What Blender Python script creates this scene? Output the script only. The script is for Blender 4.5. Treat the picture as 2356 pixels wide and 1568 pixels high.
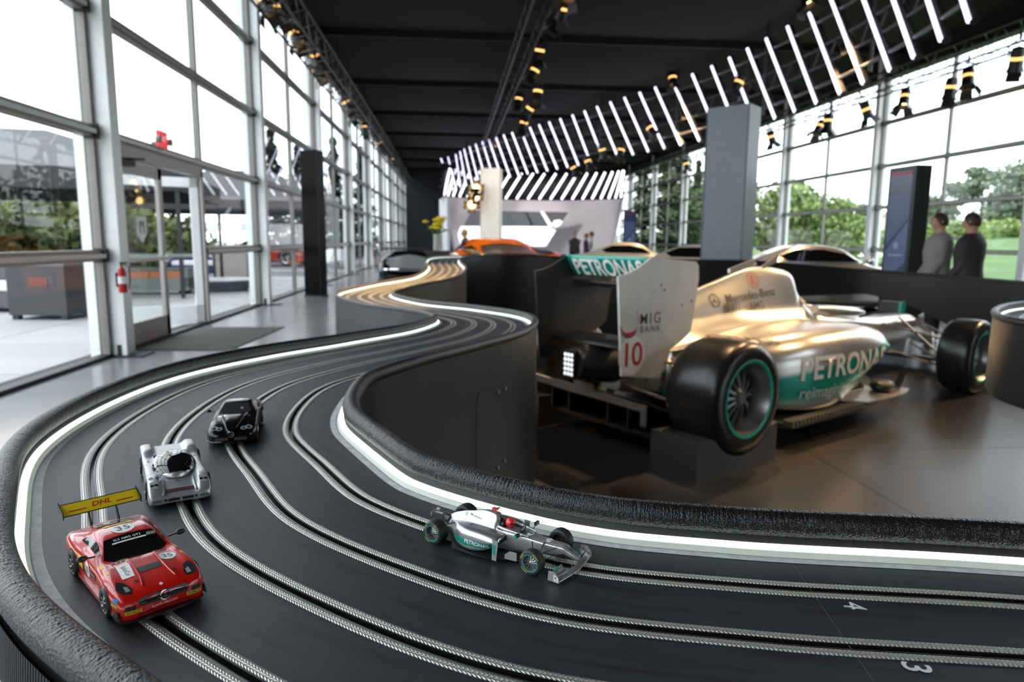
import bpy, bmesh, math, random
import numpy as np
from mathutils import Vector, Matrix
from mathutils.bvhtree import BVHTree

for o in list(bpy.data.objects): bpy.data.objects.remove(o)
SC = bpy.context.scene
COL = SC.collection
R = math.radians

# ---------------------------------------------------------------- camera
IW, IH = 2356, 1568
FPX = IW*24/36
EYE = 1.32
yaw, pitch, roll = R(5.1), R(8.40), R(.47)
_fw = np.array([math.sin(yaw)*math.cos(pitch), math.cos(yaw)*math.cos(pitch), -math.sin(pitch)])
_rt = np.array([math.cos(yaw), -math.sin(yaw), 0.]); _up = np.cross(_rt, _fw)
CR = _rt*math.cos(roll)+_up*math.sin(roll); CU = _up*math.cos(roll)-_rt*math.sin(roll); CF = _fw
CP = np.array([0, 0, EYE])
cam = bpy.data.cameras.new('camera'); camo = bpy.data.objects.new('camera', cam); COL.objects.link(camo)
camo.matrix_world = Matrix(((CR[0], CU[0], -CF[0], 0), (CR[1], CU[1], -CF[1], 0), (CR[2], CU[2], -CF[2], EYE), (0, 0, 0, 1)))
cam.lens = 24; cam.sensor_width = 36; cam.sensor_fit = 'HORIZONTAL'; cam.clip_start = .02; cam.clip_end = 400
cam.dof.use_dof = True; cam.dof.focus_distance = .52; cam.dof.aperture_fstop = 9.5; cam.dof.aperture_blades = 9
SC.camera = camo

# ---------------------------------------------------------------- world, exposure
world = bpy.data.worlds.new('overcast_sky'); SC.world = world; world.use_nodes = True
wn = world.node_tree.nodes; wl = world.node_tree.links
bg = wn['Background']; bg.inputs['Strength'].default_value = 1.0
tc = wn.new('ShaderNodeTexCoord'); nz = wn.new('ShaderNodeTexNoise'); nz.inputs['Scale'].default_value = 2.2; nz.inputs['Detail'].default_value = 4
mp = wn.new('ShaderNodeMapping'); mp.inputs['Scale'].default_value = (1, 1, 3)
cr = wn.new('ShaderNodeValToRGB'); cr.color_ramp.elements[0].color = (.80, .89, 1., 1); cr.color_ramp.elements[1].color = (.95, .98, 1.04, 1)
cr.color_ramp.elements[0].position = .3; cr.color_ramp.elements[1].position = .65
wl.new(tc.outputs['Generated'], mp.inputs['Vector']); wl.new(mp.outputs['Vector'], nz.inputs['Vector'])
wl.new(nz.outputs['Fac'], cr.inputs['Fac']); wl.new(cr.outputs['Color'], bg.inputs['Color'])
SC.view_settings.view_transform = 'Standard'; SC.view_settings.look = 'None'; SC.view_settings.gamma = 1
SC.view_settings.use_curve_mapping = False
SC.view_settings.exposure = 2.2

# ---------------------------------------------------------------- pixel helpers (a pixel is a direction; the depth comes from what it touches)
def ray(x, y): return CR*(x-IW/2)/FPX-CU*(y-IH/2)/FPX+CF
def pz(x, y, z):
    d = ray(x, y); return CP+d*((z-EYE)/d[2])
def pX(x, y, X):
    d = ray(x, y); return CP+d*(X/d[0])
def pY(x, y, Y):
    d = ray(x, y); return CP+d*(Y/d[1])
def pd(x, y, dist): return CP+ray(x, y)*dist

# ---------------------------------------------------------------- materials
MATS = {}
def mat(name, col, rough=.5, metal=0., var=.06, scale=12., emit=None, estr=0., bump=0., bscale=60., coat=0., spec=.5, trans=0., alpha=None):
    if name in MATS: return MATS[name]
    m = bpy.data.materials.new(name); m.use_nodes = True; nt = m.node_tree; n = nt.nodes; l = nt.links
    b = n['Principled BSDF']; MATS[name] = m
    t = n.new('ShaderNodeTexCoord'); z = n.new('ShaderNodeTexNoise'); z.inputs['Scale'].default_value = scale; z.inputs['Detail'].default_value = 3
    l.new(t.outputs['Object'], z.inputs['Vector'])
    r = n.new('ShaderNodeValToRGB'); c = tuple(col[:3])
    r.color_ramp.elements[0].position = .3; r.color_ramp.elements[1].position = .7
    r.color_ramp.elements[0].color = tuple(max(0, x*(1-var)) for x in c)+(1,)
    r.color_ramp.elements[1].color = tuple(min(1, x*(1+var)) for x in c)+(1,)
    l.new(z.outputs['Fac'], r.inputs['Fac']); l.new(r.outputs['Color'], b.inputs['Base Color'])
    b.inputs['Roughness'].default_value = rough; b.inputs['Metallic'].default_value = metal
    b.inputs['Coat Weight'].default_value = coat; b.inputs['Coat Roughness'].default_value = .04
    b.inputs['Specular IOR Level'].default_value = spec
    if trans: b.inputs['Transmission Weight'].default_value = trans
    if emit is not None:
        b.inputs['Emission Color'].default_value = tuple(emit[:3])+(1,); b.inputs['Emission Strength'].default_value = estr
    if bump:
        z2 = n.new('ShaderNodeTexNoise'); z2.inputs['Scale'].default_value = bscale; z2.inputs['Detail'].default_value = 4
        l.new(t.outputs['Object'], z2.inputs['Vector'])
        bp = n.new('ShaderNodeBump'); bp.inputs['Strength'].default_value = bump; bp.inputs['Distance'].default_value = .1/bscale
        l.new(z2.outputs['Fac'], bp.inputs['Height']); l.new(bp.outputs['Normal'], b.inputs['Normal'])
    return m
def nodes_of(m): return m.node_tree.nodes, m.node_tree.links, m.node_tree.nodes['Principled BSDF']
def math_node(n, l, op, a, b=None):
    q = n.new('ShaderNodeMath'); q.operation = op
    for i, v in enumerate((a, b)):
        if v is None: continue
        if isinstance(v, (int, float)): q.inputs[i].default_value = v
        else: l.new(v, q.inputs[i])
    return q.outputs[0]
def glass_mat(name, tint=(1, 1, 1), ior=1.5, gl_rough=.0):
    if name in MATS: return MATS[name]
    m = bpy.data.materials.new(name); m.use_nodes = True; n = m.node_tree.nodes; l = m.node_tree.links
    n.remove(n['Principled BSDF']); out = n['Material Output']
    tr = n.new('ShaderNodeBsdfTransparent'); tr.inputs['Color'].default_value = tuple(tint)+(1,)
    gl = n.new('ShaderNodeBsdfGlossy'); gl.inputs['Roughness'].default_value = gl_rough
    lw_ = n.new('ShaderNodeLayerWeight'); lw_.inputs['Blend'].default_value = .5
    fac = math_node(n, l, 'ADD', .016, math_node(n, l, 'MULTIPLY', .55, math_node(n, l, 'POWER', lw_.outputs['Facing'], 5.)))
    nzt = n.new('ShaderNodeTexNoise'); nzt.inputs['Scale'].default_value = .8
    bp = n.new('ShaderNodeBump'); bp.inputs['Strength'].default_value = .02; l.new(nzt.outputs['Fac'], bp.inputs['Height']); l.new(bp.outputs['Normal'], gl.inputs['Normal'])
    mx = n.new('ShaderNodeMixShader'); l.new(fac, mx.inputs[0]); l.new(tr.outputs[0], mx.inputs[1]); l.new(gl.outputs[0], mx.inputs[2])
    l.new(mx.outputs[0], out.inputs['Surface']); MATS[name] = m; return m

# ---------------------------------------------------------------- mesh builder
def V3(p): return Vector((float(p[0]), float(p[1]), float(p[2])))
class MB:
    def __init__(s): s.v = []; s.f = []; s.uv = None; s.mi = {}
    def add(s, vs, fs, mi=0):
        k = len(s.v); s.v += [tuple(map(float, p)) for p in vs]
        for f in fs:
            if mi: s.mi[len(s.f)] = mi
            s.f.append(tuple(i+k for i in f))
        return s
    def box(s, c, d, rz=0., M=None, mi=0):
        x, y, z = (q/2 for q in d); vs = [(-x, -y, -z), (x, -y, -z), (x, y, -z), (-x, y, -z), (-x, -y, z), (x, -y, z), (x, y, z), (-x, y, z)]
        if M is not None: vs = [M @ Vector(v) for v in vs]
        elif rz: ca, sa = math.cos(rz), math.sin(rz); vs = [(a*ca-b*sa, a*sa+b*ca, e) for a, b, e in vs]
        return s.add([(a+c[0], b+c[1], e+c[2]) for a, b, e in vs], [(0, 3, 2, 1), (4, 5, 6, 7), (0, 1, 5, 4), (1, 2, 6, 5), (2, 3, 7, 6), (3, 0, 4, 7)], mi)
    def tube(s, pts, r, n=8, caps=True, mi=0, sq=None):
        P = [V3(p) for p in pts]; rs = r if isinstance(r, (list, tuple)) else [r]*len(P); vs = []
        T0 = (P[1]-P[0]).normalized(); a = Vector((0, 0, 1)) if abs(T0.z) < .9 else Vector((1, 0, 0)); nr = T0.cross(a).normalized()
        for i, p in enumerate(P):
            T = (P[min(i+1, len(P)-1)]-P[max(i-1, 0)]).normalized(); nr = (nr-T*nr.dot(T)).normalized(); b = T.cross(nr)
            for k in range(n):
                t = 2*math.pi*k/n; vs.append(p+(nr*math.cos(t)+b*math.sin(t)*(sq or 1))*rs[i])
        fs = [(i*n+k, i*n+(k+1) % n, (i+1)*n+(k+1) % n, (i+1)*n+k) for i in range(len(P)-1) for k in range(n)]
        if caps: fs += [tuple(range(n-1, -1, -1)), tuple(range((len(P)-1)*n, len(P)*n))]
        return s.add(vs, fs, mi)
    def cyl(s, a, b, r, r2=None, n=12, mi=0): return s.tube([a, b], [r, r if r2 is None else r2], n, mi=mi)
    def lathe(s, prof, o=(0, 0, 0), ax='z', n=24, caps=False, mi=0):
        vs = []
        for r, h in prof:
            for k in range(n):
                t = 2*math.pi*k/n; c, d = r*math.cos(t), r*math.sin(t)
                p = {'z': (c, d, h), 'y': (d, h, c), 'x': (h, c, d)}[ax]; vs.append((p[0]+o[0], p[1]+o[1], p[2]+o[2]))
        m = len(prof); fs = [(i*n+k, i*n+(k+1) % n, (i+1)*n+(k+1) % n, (i+1)*n+k) for i in range(m-1) for k in range(n)]
        if caps: fs += [tuple(range(n-1, -1, -1)), tuple(range((m-1)*n, m*n))]
        return s.add(vs, fs, mi)
    def prism(s, poly, o, ex, ey, ez, t, mi=0):
        o, ex, ey, ez = V3(o), V3(ex), V3(ey), V3(ez); n = len(poly)
        vs = [o+ex*a+ey*b-ez*(t/2) for a, b in poly]+[o+ex*a+ey*b+ez*(t/2) for a, b in poly]
        return s.add(vs, [tuple(range(n-1, -1, -1)), tuple(range(n, 2*n))]+[(i, (i+1) % n, n+(i+1) % n, n+i) for i in range(n)], mi)
    def grid(s, P, cu=False, cv=False, mi=0):
        nu, nv = len(P), len(P[0]); vs = [p for row in P for p in row]
        fs = [(i*nv+j, ((i+1) % nu)*nv+j, ((i+1) % nu)*nv+(j+1) % nv, i*nv+(j+1) % nv) for i in range(nu if cu else nu-1) for j in range(nv if cv else nv-1)]
        return s.add(vs, fs, mi)
    def ball(s, c, r, nu=10, nv=14, mi=0):
        rx, ry, rz = r if isinstance(r, (list, tuple)) else (r, r, r); vs = []
        for i in range(nu+1):
            t = math.pi*i/nu
            for j in range(nv):
                p = 2*math.pi*j/nv; vs.append((c[0]+rx*math.sin(t)*math.cos(p), c[1]+ry*math.sin(t)*math.sin(p), c[2]+rz*math.cos(t)))
        return s.add(vs, [(i*nv+j, (i+1)*nv+j, (i+1)*nv+(j+1) % nv, i*nv+(j+1) % nv) for i in range(nu) for j in range(nv)], mi)
    def mesh(s, name):
        me = bpy.data.meshes.new(name); me.from_pydata(s.v, [], s.f)
        return me
    def build(s, name, m=None, parent=None, smooth=40, fix=True, mats=None):
        me = s.mesh(name)
        for q in (mats or [m]):
            if q: me.materials.append(q)
        for i, k in s.mi.items(): me.polygons[i].material_index = k
        if fix:
            bm = bmesh.new(); bm.from_mesh(me); bmesh.ops.remove_doubles(bm, verts=bm.verts, dist=1e-7); bmesh.ops.recalc_face_normals(bm, faces=bm.faces); bm.to_mesh(me); bm.free()
        if smooth:
            me.shade_smooth()
            if smooth < 180: me.set_sharp_from_angle(angle=R(smooth))
        return link(name, me, parent)
def link(name, me, parent=None):
    o = bpy.data.objects.new(name, me); COL.objects.link(o)
    if parent is not None: o.parent = parent
    return o
def empty(name, loc=(0, 0, 0), rz=0., sc=1.):
    o = bpy.data.objects.new(name, None); COL.objects.link(o); o.location = V3(loc); o.rotation_euler.z = rz; o.scale = (sc,)*3
    o.empty_display_size = .05
    return o
def tag(o, label=None, cat=None, group=None, kind=None):
    for k, v in (('label', label), ('category', cat), ('group', group), ('kind', kind)):
        if v: o[k] = v
    return o
def copy_tree(o, parent=None):
    c = o.copy(); COL.objects.link(c); c.parent = parent
    for ch in list(o.children): copy_tree(ch, c)
    return c
ORD = ['first', 'second', 'third', 'fourth', 'fifth', 'sixth', 'seventh', 'eighth', 'ninth', 'tenth', 'eleventh', 'twelfth', 'thirteenth', 'fourteenth', 'fifteenth', 'sixteenth']

def cat_spline(P, n=14, closed=False):
    P = np.array(P, float); N = len(P)
    if closed: Q = np.vstack([P[-1], P, P[0], P[1]])
    else: Q = np.vstack([2*P[0]-P[1], P, 2*P[-1]-P[-2]])
    out = []
    for i in range(1, len(Q)-2):
        p0, p1, p2, p3 = Q[i-1:i+3]
        d1 = max(np.linalg.norm(p1-p0), 1e-9)**.5; d2 = max(np.linalg.norm(p2-p1), 1e-9)**.5; d3 = max(np.linalg.norm(p3-p2), 1e-9)**.5
        m1 = d2*((p1-p0)/d1-(p2-p0)/(d1+d2)+(p2-p1)/d2); m2 = d2*((p2-p1)/d2-(p3-p1)/(d2+d3)+(p3-p2)/d3)
        for t in np.arange(n)/n:
            out.append((2*t**3-3*t**2+1)*p1+(t**3-2*t**2+t)*m1+(-2*t**3+3*t**2)*p2+(t**3-t**2)*m2)
    if not closed: out.append(Q[-2])
    return np.array(out)

def bisect_grid(bm, step, bounds):
    x0, x1, y0, y1 = bounds
    for ax, a, b in ((0, x0, x1), (1, y0, y1)):
        k = a+step
        while k < b:
            co = [0, 0, 0]; co[ax] = k; no = [0, 0, 0]; no[ax] = 1
            bmesh.ops.bisect_plane(bm, geom=bm.verts[:]+bm.edges[:]+bm.faces[:], plane_co=co, plane_no=no, dist=1e-7); k += step
def text_bm(s, size=1., bold=0., shear=0., spacing=1., align='CENTER', flip=False):
    c = bpy.data.curves.new('txt', 'FONT'); c.body = s; c.size = size; c.offset = bold*size; c.shear = shear; c.space_character = spacing
    c.align_x = align; c.align_y = 'CENTER'; c.resolution_u = 3
    o = bpy.data.objects.new('txt', c); me = o.to_mesh(); bm = bmesh.new(); bm.from_mesh(me); o.to_mesh_clear(); bpy.data.objects.remove(o); bpy.data.curves.remove(c)
    if flip:
        for v in bm.verts: v.co.x = -v.co.x
        bmesh.ops.reverse_faces(bm, faces=bm.faces)
    return bm
def poly_bm(poly):
    bm = bmesh.new(); bm.faces.new([bm.verts.new((a, b, 0)) for a, b in poly]); return bm
def circ(r, n=24, cx=0, cy=0, ry=None): return [(cx+r*math.cos(2*math.pi*k/n), cy+(ry or r)*math.sin(2*math.pi*k/n)) for k in range(n)]
def rect(w, h, cx=0, cy=0): return [(cx-w/2, cy-h/2), (cx+w/2, cy-h/2), (cx+w/2, cy+h/2), (cx-w/2, cy+h/2)]
def ring_bm(r0, r1, n=28, star=False):
    bm = bmesh.new(); a = [bm.verts.new((x, y, 0)) for x, y in circ(r0, n)]; b = [bm.verts.new((x, y, 0)) for x, y in circ(r1, n)]
    for k in range(n): bm.faces.new((a[k], b[k], b[(k+1) % n], a[(k+1) % n]))
    if star:
        for q in range(3):
            t = math.pi/2+q*2*math.pi/3; w = r0*.16
            tip = (r0*1.02*math.cos(t), r0*1.02*math.sin(t)); l = (w*math.cos(t+math.pi/3), w*math.sin(t+math.pi/3)); r_ = (w*math.cos(t-math.pi/3), w*math.sin(t-math.pi/3))
            bm.faces.new([bm.verts.new((x, y, 0)) for x, y in ((0, 0), r_, tip, l)])
    return bm
def bvh_of(obs):
    vs, fs = [], []
    for o in (obs if isinstance(obs, (list, tuple)) else [obs]):
        k = len(vs); vs += [v.co.copy() for v in o.data.vertices]; fs += [[i+k for i in p.vertices] for p in o.data.polygons]
    return BVHTree.FromPolygons(vs, fs)
def decal(name, bm, o, ex, ey, m, parent, bvh=None, dirn=None, off=.0004, step=None, thick=0.):
    """flat print laid on a surface: a 2D mesh placed at o + ex*x + ey*y, pressed along dirn on to bvh"""
    o, ex, ey = V3(o), V3(ex), V3(ey); ez = ex.cross(ey).normalized(); d = V3(dirn).normalized() if dirn is not None else -ez
    if step:
        xs = [v.co.x for v in bm.verts]; ys = [v.co.y for v in bm.verts]; bisect_grid(bm, step, (min(xs), max(xs), min(ys), max(ys)))
    miss = []
    for v in bm.verts:
        p = o+ex*v.co.x+ey*v.co.y
        if bvh is not None:
            h, nn, i, ds = bvh.ray_cast(p, d)
            if h is None: miss.append(v)
            else:
                if nn.dot(d) > 0: nn = -nn
                p = h+(nn*.75-d*.35)*off
        v.co = p
    if miss: bmesh.ops.delete(bm, geom=miss, context='VERTS')
    for f in bm.faces:
        f.normal_update()
    if bm.faces and sum(1 if f.normal.dot(-d) > 0 else -1 for f in bm.faces) < 0: bmesh.ops.reverse_faces(bm, faces=bm.faces)
    if thick: bmesh.ops.solidify(bm, geom=bm.faces[:], thickness=thick)
    me = bpy.data.meshes.new(name); bm.to_mesh(me); bm.free(); me.materials.append(m)
    if bvh is not None: me.shade_smooth()
    return link(name, me, parent)
def loft(stations, nu=5, mirror=True, caps=True, nv=3):
    """stations: (u, [(y, z) ...]) half profiles from top centre to bottom centre; smooth along both ways"""
    us = np.array([s[0] for s in stations]); H = np.array([cat_spline(np.array([(y, z) for y, z in s[1]]), nv) for s in stations])
    A = np.concatenate([np.repeat(us[:, None, None], H.shape[1], 1), H], 2); sh = A.shape
    B = cat_spline(A.reshape(sh[0], -1), nu).reshape(-1, sh[1], 3); rows = []
    for r in B:
        half = [tuple(p) for p in r]
        if mirror: half = half+[(p[0], -p[1], p[2]) for p in reversed(half[1:-1])]
        rows.append(half)
    mb = MB(); mb.grid(rows, cv=mirror); n = len(rows[0])
    if caps: mb.f.append(tuple(range(n))); mb.f.append(tuple(range((len(rows)-1)*n+n-1, (len(rows)-1)*n-1, -1)))
    return mb
# ================================================================ the hall
XL, XR, ZC = -3.8, 13.4, 7.0
YB, YE = -10.2, 56.3
BAY = 6.05
M_floor = mat('dark_grey_floor_board', (.23, .235, .25), .22, var=.10, scale=1.5, bump=.04, bscale=90)
M_floor2 = mat('shaded_floor_board', (.044, .040, .038), .30, var=.10, scale=1.5, bump=.04, bscale=90)  # darker copy of the floor: the display bay's shade put into the colour
M_joint = mat('floor_joint', (.02, .02, .02), .8)
M_ceil = mat('black_ceiling_fabric', (.0052, .0044, .0045), .9, bump=.15, bscale=30)
M_dark = mat('dark_navy_wall', (.012, .013, .018), .75, bump=.05)
M_alu = mat('white_aluminium', (.80, .83, .82), .38, var=.03)
M_rail = mat('taupe_window_rail', (.20, .185, .17), .42, .3, var=.05)
M_railc = mat('pale_rail_cap', (.42, .43, .42), .35, .4, var=.04)
M_gasket = mat('black_gasket', (.012, .012, .014), .6)
M_glass = glass_mat('window_glass', (.96, .98, .97))

fl = empty('floor'); tag(fl, kind='structure')
mb = MB(); mb.box(((XL+XR)/2, (YB+YE)/2, -.054), (XR-XL+.6, YE-YB, .1)); mb.build('sub_floor', M_joint, fl, 0)
TS = 2.02
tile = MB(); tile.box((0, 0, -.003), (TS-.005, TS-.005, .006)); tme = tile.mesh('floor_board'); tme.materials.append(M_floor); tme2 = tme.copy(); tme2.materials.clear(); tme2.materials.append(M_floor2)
nx = int(math.ceil((XR-XL)/TS)); ny = 34
for i in range(nx):
    for j in range(ny):
        y = -9.1+j*TS
        if y > YE: continue
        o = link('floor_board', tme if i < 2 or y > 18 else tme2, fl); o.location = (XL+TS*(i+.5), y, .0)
cl = empty('ceiling', (0, 0, ZC)); tag(cl, kind='structure')
def sag_panel(w):
    rows = []
    for i in range(9):
        t = i/8; rows.append([(x, (t-.5)*w, -.22*4*t*(1-t)*(1-((x-4.8)/9.5)**2*.4)) for x in np.linspace(XL-.3, XR+.3, 10)])
    m_ = MB().grid(rows); me = m_.mesh('ceiling_panel'); me.materials.append(M_ceil); me.shade_smooth(); return me
cme = sag_panel(BAY-.04)
for k in range(-3, 8):
    o = link('ceiling_panel', cme, cl); o.location = (0, 7.95+BAY*(k+.5), 0)
mb = MB()
for k in range(-3, 9): mb.box(((XL+XR)/2, 7.95+BAY*k, -.09), (XR-XL, .16, .2))
mb.build('ceiling_beam', mat('ceiling_beam', (.006, .006, .006), .8), cl, 0)
mb = MB(); mb.box(((XL+XR)/2, (YB+YE)/2, .35), (XR-XL+1, YE-YB, .1)); mb.build('roof_skin', M_ceil, cl, 0)
we = MB(); we.box(((XL+XR)/2, YE+.1, ZC/2), (XR-XL+.6, .2, ZC+.6)); tag(we.build('wall_end', M_dark, None, 0), kind='structure')
wb_ = MB(); wb_.box(((XL+XR)/2, YB-.1, ZC/2), (XR-XL+.6, .2, ZC+.6)); tag(wb_.build('wall_back', M_dark, None, 0), kind='structure')

RAILZ = [.04, 1.12, 2.42, 3.68, 4.98, 6.30]
pm = MB(); pm.box((0, 0, 0), (.010, 1, 1)); pane_me = pm.mesh('pane'); pane_me.materials.append(M_glass)
def window_wall(name, X, ys, inward, skip=()):
    root = empty(name, (X, 0, 0)); tag(root, kind='structure')
    w = inward
    for y in ys:
        c = MB(); c.box((w*.07, y, 3.45), (.26, .20, 6.9)); c.box((-w*.10, y, 3.4), (.10, .34, 6.8)); c.build('column', M_alu, root, 0)
        j = MB()
        for s in (-1, 1): j.box((0, y+s*.135, 3.2), (.09, .05, 6.4))
        j.build('jamb', M_rail, root, 0)
        bp = MB(); bp.box((w*.18, y, .008), (.40, .34, .016)); bp.box((w*.12, y-.09, .07), (.05, .03, .13)); bp.box((w*.12, y+.09, .07), (.05, .03, .13)); bp.build('base_plate', M_gasket, root, 0)
    for a, b in zip(ys[:-1], ys[1:]):
        c = (a+b)/2; L = b-a-.26
        for zi, z in enumerate(RAILZ):
            door = (a, zi) in skip
            if zi == 0:
                g = MB(); g.box((0, c, .02), (.12, L, .04)); g.build('sill', M_gasket, root, 0); continue
            if door:
                r = MB(); r.box((0, c+L*.25, z), (.11, L/2, .12)); 
            else:
                r = MB(); r.box((0, c, z), (.11, L, .12))
            o = r.build('rail', M_rail, root, 0)
            q = MB(); q.box((w*.075, c+(L*.25 if door else 0), z-.005), (.05, L/2 if door else L, .045)); q.build('rail_cap', M_railc, root, 0)
            for s, e in ((-1, a), (1, b)):
                if door and s == -1: continue
                k = MB(); k.box((w*.03, e-s*.155 if s > 0 else e+.155, z), (.14, .05, .15)); k.build('rail_bracket', M_gasket, root, 0)
        m = MB(); m.box((0, c, 3.2), (.09, .07, 6.3)); m.build('mullion', M_rail, root, 0)
        for zi in range(5):
            z0, z1 = RAILZ[zi]+.06, RAILZ[zi+1]-.06
            for s in (-1, 1):
                if (a, zi+1) in skip and s == -1: continue
                if (a, 'd') in skip and s == -1 and zi < 2: continue
                o = link('pane', pane_me, root); o.location = (0, c+s*L/4, (z0+z1)/2); o.scale = (1, L/2-.05, z1-z0)
    return root
LY = [7.95+BAY*k for k in range(-3, 9)]
RY = [20.95+BAY*k for k in range(-5, 6)]+[YE-.15]
wall_l = window_wall('wall_left', XL, LY, 1, skip={(LY[3], 1), (LY[3], 'd')})
# the door bay keeps its pane above the door; its lower rail stops at the door jamb
wall_r = window_wall('wall_right', XR, RY, -1)
b9 = MB(); b9.box((-.06, 4.4, 3.4), (.10, 8.7, 6.8)); b9.build('reflection_blocker', M_dark, wall_r, 0)  # unseen panel added to keep window reflections off the racing car flank
for X, nm in ((XL+.05, 'trim_1'), (XR-.05, 'trim_2')):
    v = MB(); v.box((X, (YB+YE)/2, 6.75), (.16, YE-YB, .9)); tag(v.build(nm, M_ceil, None, 0), kind='structure')

# ---- double door in the left wall: near leaf shut, far leaf standing open
M_doorf = mat('grey_door_frame', (.30, .28, .26), .4, .2)
M_white = mat('white_print', (.85, .86, .86), .5, var=.02)
M_blk = mat('black_plastic', (.012, .012, .013), .4)
M_red = mat('signal_red', (.45, .012, .010), .4)
dy0, dy1 = LY[3]+.17, LY[3]+BAY/2-.04
d1 = empty('door_1', (XL, dy0, 0)); tag(d1, kind='structure')
lw = (dy1-dy0)/2
fr = MB(); fr.box((0, (dy1-dy0)/2, 2.29), (.12, dy1-dy0, .14)); fr.box((0, .03, 1.15), (.12, .06, 2.3)); fr.box((0, dy1-dy0-.03, 1.15), (.12, .06, 2.3)); fr.build('door_frame', M_doorf, d1, 0)
def leaf(y0, rz, lab):
    f = MB()
    M_ = Matrix.Translation((0, y0, 0)) @ Matrix.Rotation(rz, 4, 'Z')
    def bx(c, d, m_=f): m_.box(M_ @ Vector(c), d, M=Matrix.Rotation(rz, 3, 'Z'))
    w = lw-.08
    bx((0, .055, 1.11), (.05, .11, 2.18)); bx((0, w-.055, 1.11), (.05, .11, 2.18)); bx((0, w/2, 2.13), (.05, w, .14)); bx((0, w/2, .16), (.05, w, .28))
    o = f.build('door_leaf', M_doorf if rz == 0 else M_alu, d1, 0)
    g = MB(); bx((0, w/2, 1.18), (.012, w-.2, 1.78), g); g.build('pane', M_glass, o, 0)
    h = MB(); bx((.07, w/2, 1.05), (.03, w-.06, .05), h); bx((.045, .06, 1.05), (.07, .05, .09), h); bx((.045, w-.06, 1.05), (.07, .05, .09), h); h.build('push_bar', M_railc, o, 0)
    return o, M_, w
l1, LM, lwid = leaf(.07, 0, 'near'); leaf(dy1-dy0-.07, R(180-62), 'far')
cl_ = MB(); cl_.box((.07, .32, 2.17), (.08, .32, .07)); cl_.tube([(.09, .2, 2.2), (.22, .45, 2.22), (.09, .72, 2.25)], .012, 6); cl_.build('door_closer', M_gasket, d1, 0)
# white shield emblem on the shut leaf
sh = [(-.13, .15), (.13, .15), (.13, -.06), (0, -.17), (-.13, -.06)]
sh_in = [(-.075, .095), (.075, .095), (.075, -.035), (.03, -.075), (.03, .03), (-.03, .03), (-.03, -.075), (-.075, -.035)]
b_ = bmesh.new()
o_ = [b_.verts.new((x, y, 0)) for x, y in sh]; b_.faces.new(o_)
decal('shield_emblem', b_, (XL*0+.012, .07+lwid/2+.02, 1.42), (0, 1, 0), (0, 0, 1), M_white, l1)
decal('emblem_cutout', poly_bm(sh_in), (.014, .07+lwid/2+.02, 1.42), (0, 1, 0), (0, 0, 1), mat('emblem_grey', (.22, .25, .2), .5), l1)

# exit sign over the door
ex = empty('exit_sign', (XL+.10, dy0+lw*.84, 2.50), 0., .78); tag(ex, 'red illuminated exit sign with twin lamps above the glass double door', 'sign')
mb = MB(); mb.box((.06, 0, .06), (.05, .34, .26)); mb.build('sign_box', mat('exit_red', (.5, .03, .03), .4, emit=(1, .05, .05), estr=.12), ex, 0)
decal('sign_text', text_bm('EXIT', .13, .01), (.087, 0, .06), (0, 1, 0), (0, 0, 1), mat('exit_letter', (.9, .5, .5), .4, emit=(1, .5, .5), estr=.15), ex)
for s in (-1, 1):
    mb = MB(); mb.lathe([(.0, 0), (.05, .0), (.065, .06), (.06, .07), (0, .07)], (.06, s*.22, .04), 'x', 14); mb.cyl((.06, s*.16, .04), (.06, s*.22, .04), .012); mb.build('emergency_lamp', mat('lamp_grey', (.35, .3, .26), .5), ex)
mb = MB(); mb.box((.0, 0, -.04), (.10, .3, .10)); mb.build('sign_bracket', M_rail, ex, 0)

# fire extinguishers on the column
def extinguisher(loc, label):
    e = empty('fire_extinguisher', loc, 0., .68); tag(e, label, 'extinguisher', 'fire extinguishers along the left glass wall')
    b = MB(); b.lathe([(0, 0), (.055, 0), (.062, .02), (.062, .30), (.045, .36), (.02, .39), (0, .39)], n=18); b.build('cylinder', M_red, e)
    b = MB(); b.cyl((0, 0, .38), (0, 0, .46), .018); b.box((.04, 0, .46), (.12, .03, .025)); b.build('valve', M_blk, e, 0)
    b = MB(); b.tube([(.02, .02, .44), (.10, .03, .40), (.10, .03, .2), (.085, .02, .05)], .011, 8); b.build('hose', M_blk, e)
    b = MB(); b.lathe([(.063, .14), (.0635, .14), (.0635, .25), (.063, .25)], n=18); b.build('label_band', M_white, e)
    b = MB(); b.box((-.065, 0, .2), (.02, .10, .22)); b.build('bracket', M_gasket, e, 0)
pe_ = pX(281, 640, XL+.36); extinguisher((XL+.36, pe_[1], .74), 'red fire extinguisher hanging beside the near glass double door')
extinguisher((XL+.32, LY[7]-.3, .75), 'red fire extinguisher on the column by the second glass door')
extinguisher((XL+.32, LY[8]-.3, .75), 'small far red fire extinguisher on the column by the dark end wall')

mt = [pz(x, y, 0) for x, y in ((318, 806), (530, 806), (655, 753), (440, 757))]
mb = MB(); mb.prism([(p[0]-mt[0][0], p[1]-mt[0][1]) for p in ((mt[0]), (mt[1]), (mt[2]), (mt[0]*0+np.array([mt[0][0]+.02, mt[2][1], 0])))], (0, 0, .006), (1, 0, 0), (0, 1, 0), (0, 0, 1), .010)
o = mb.build('door_mat', mat('ribbed_grey_carpet', (.085, .085, .078), .95, bump=.6, bscale=140), None, 0); o.location = (mt[0][0], mt[0][1], 0)
tag(o, 'flat grey carpet mat on the floor inside the glass double door', 'mat')
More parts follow.
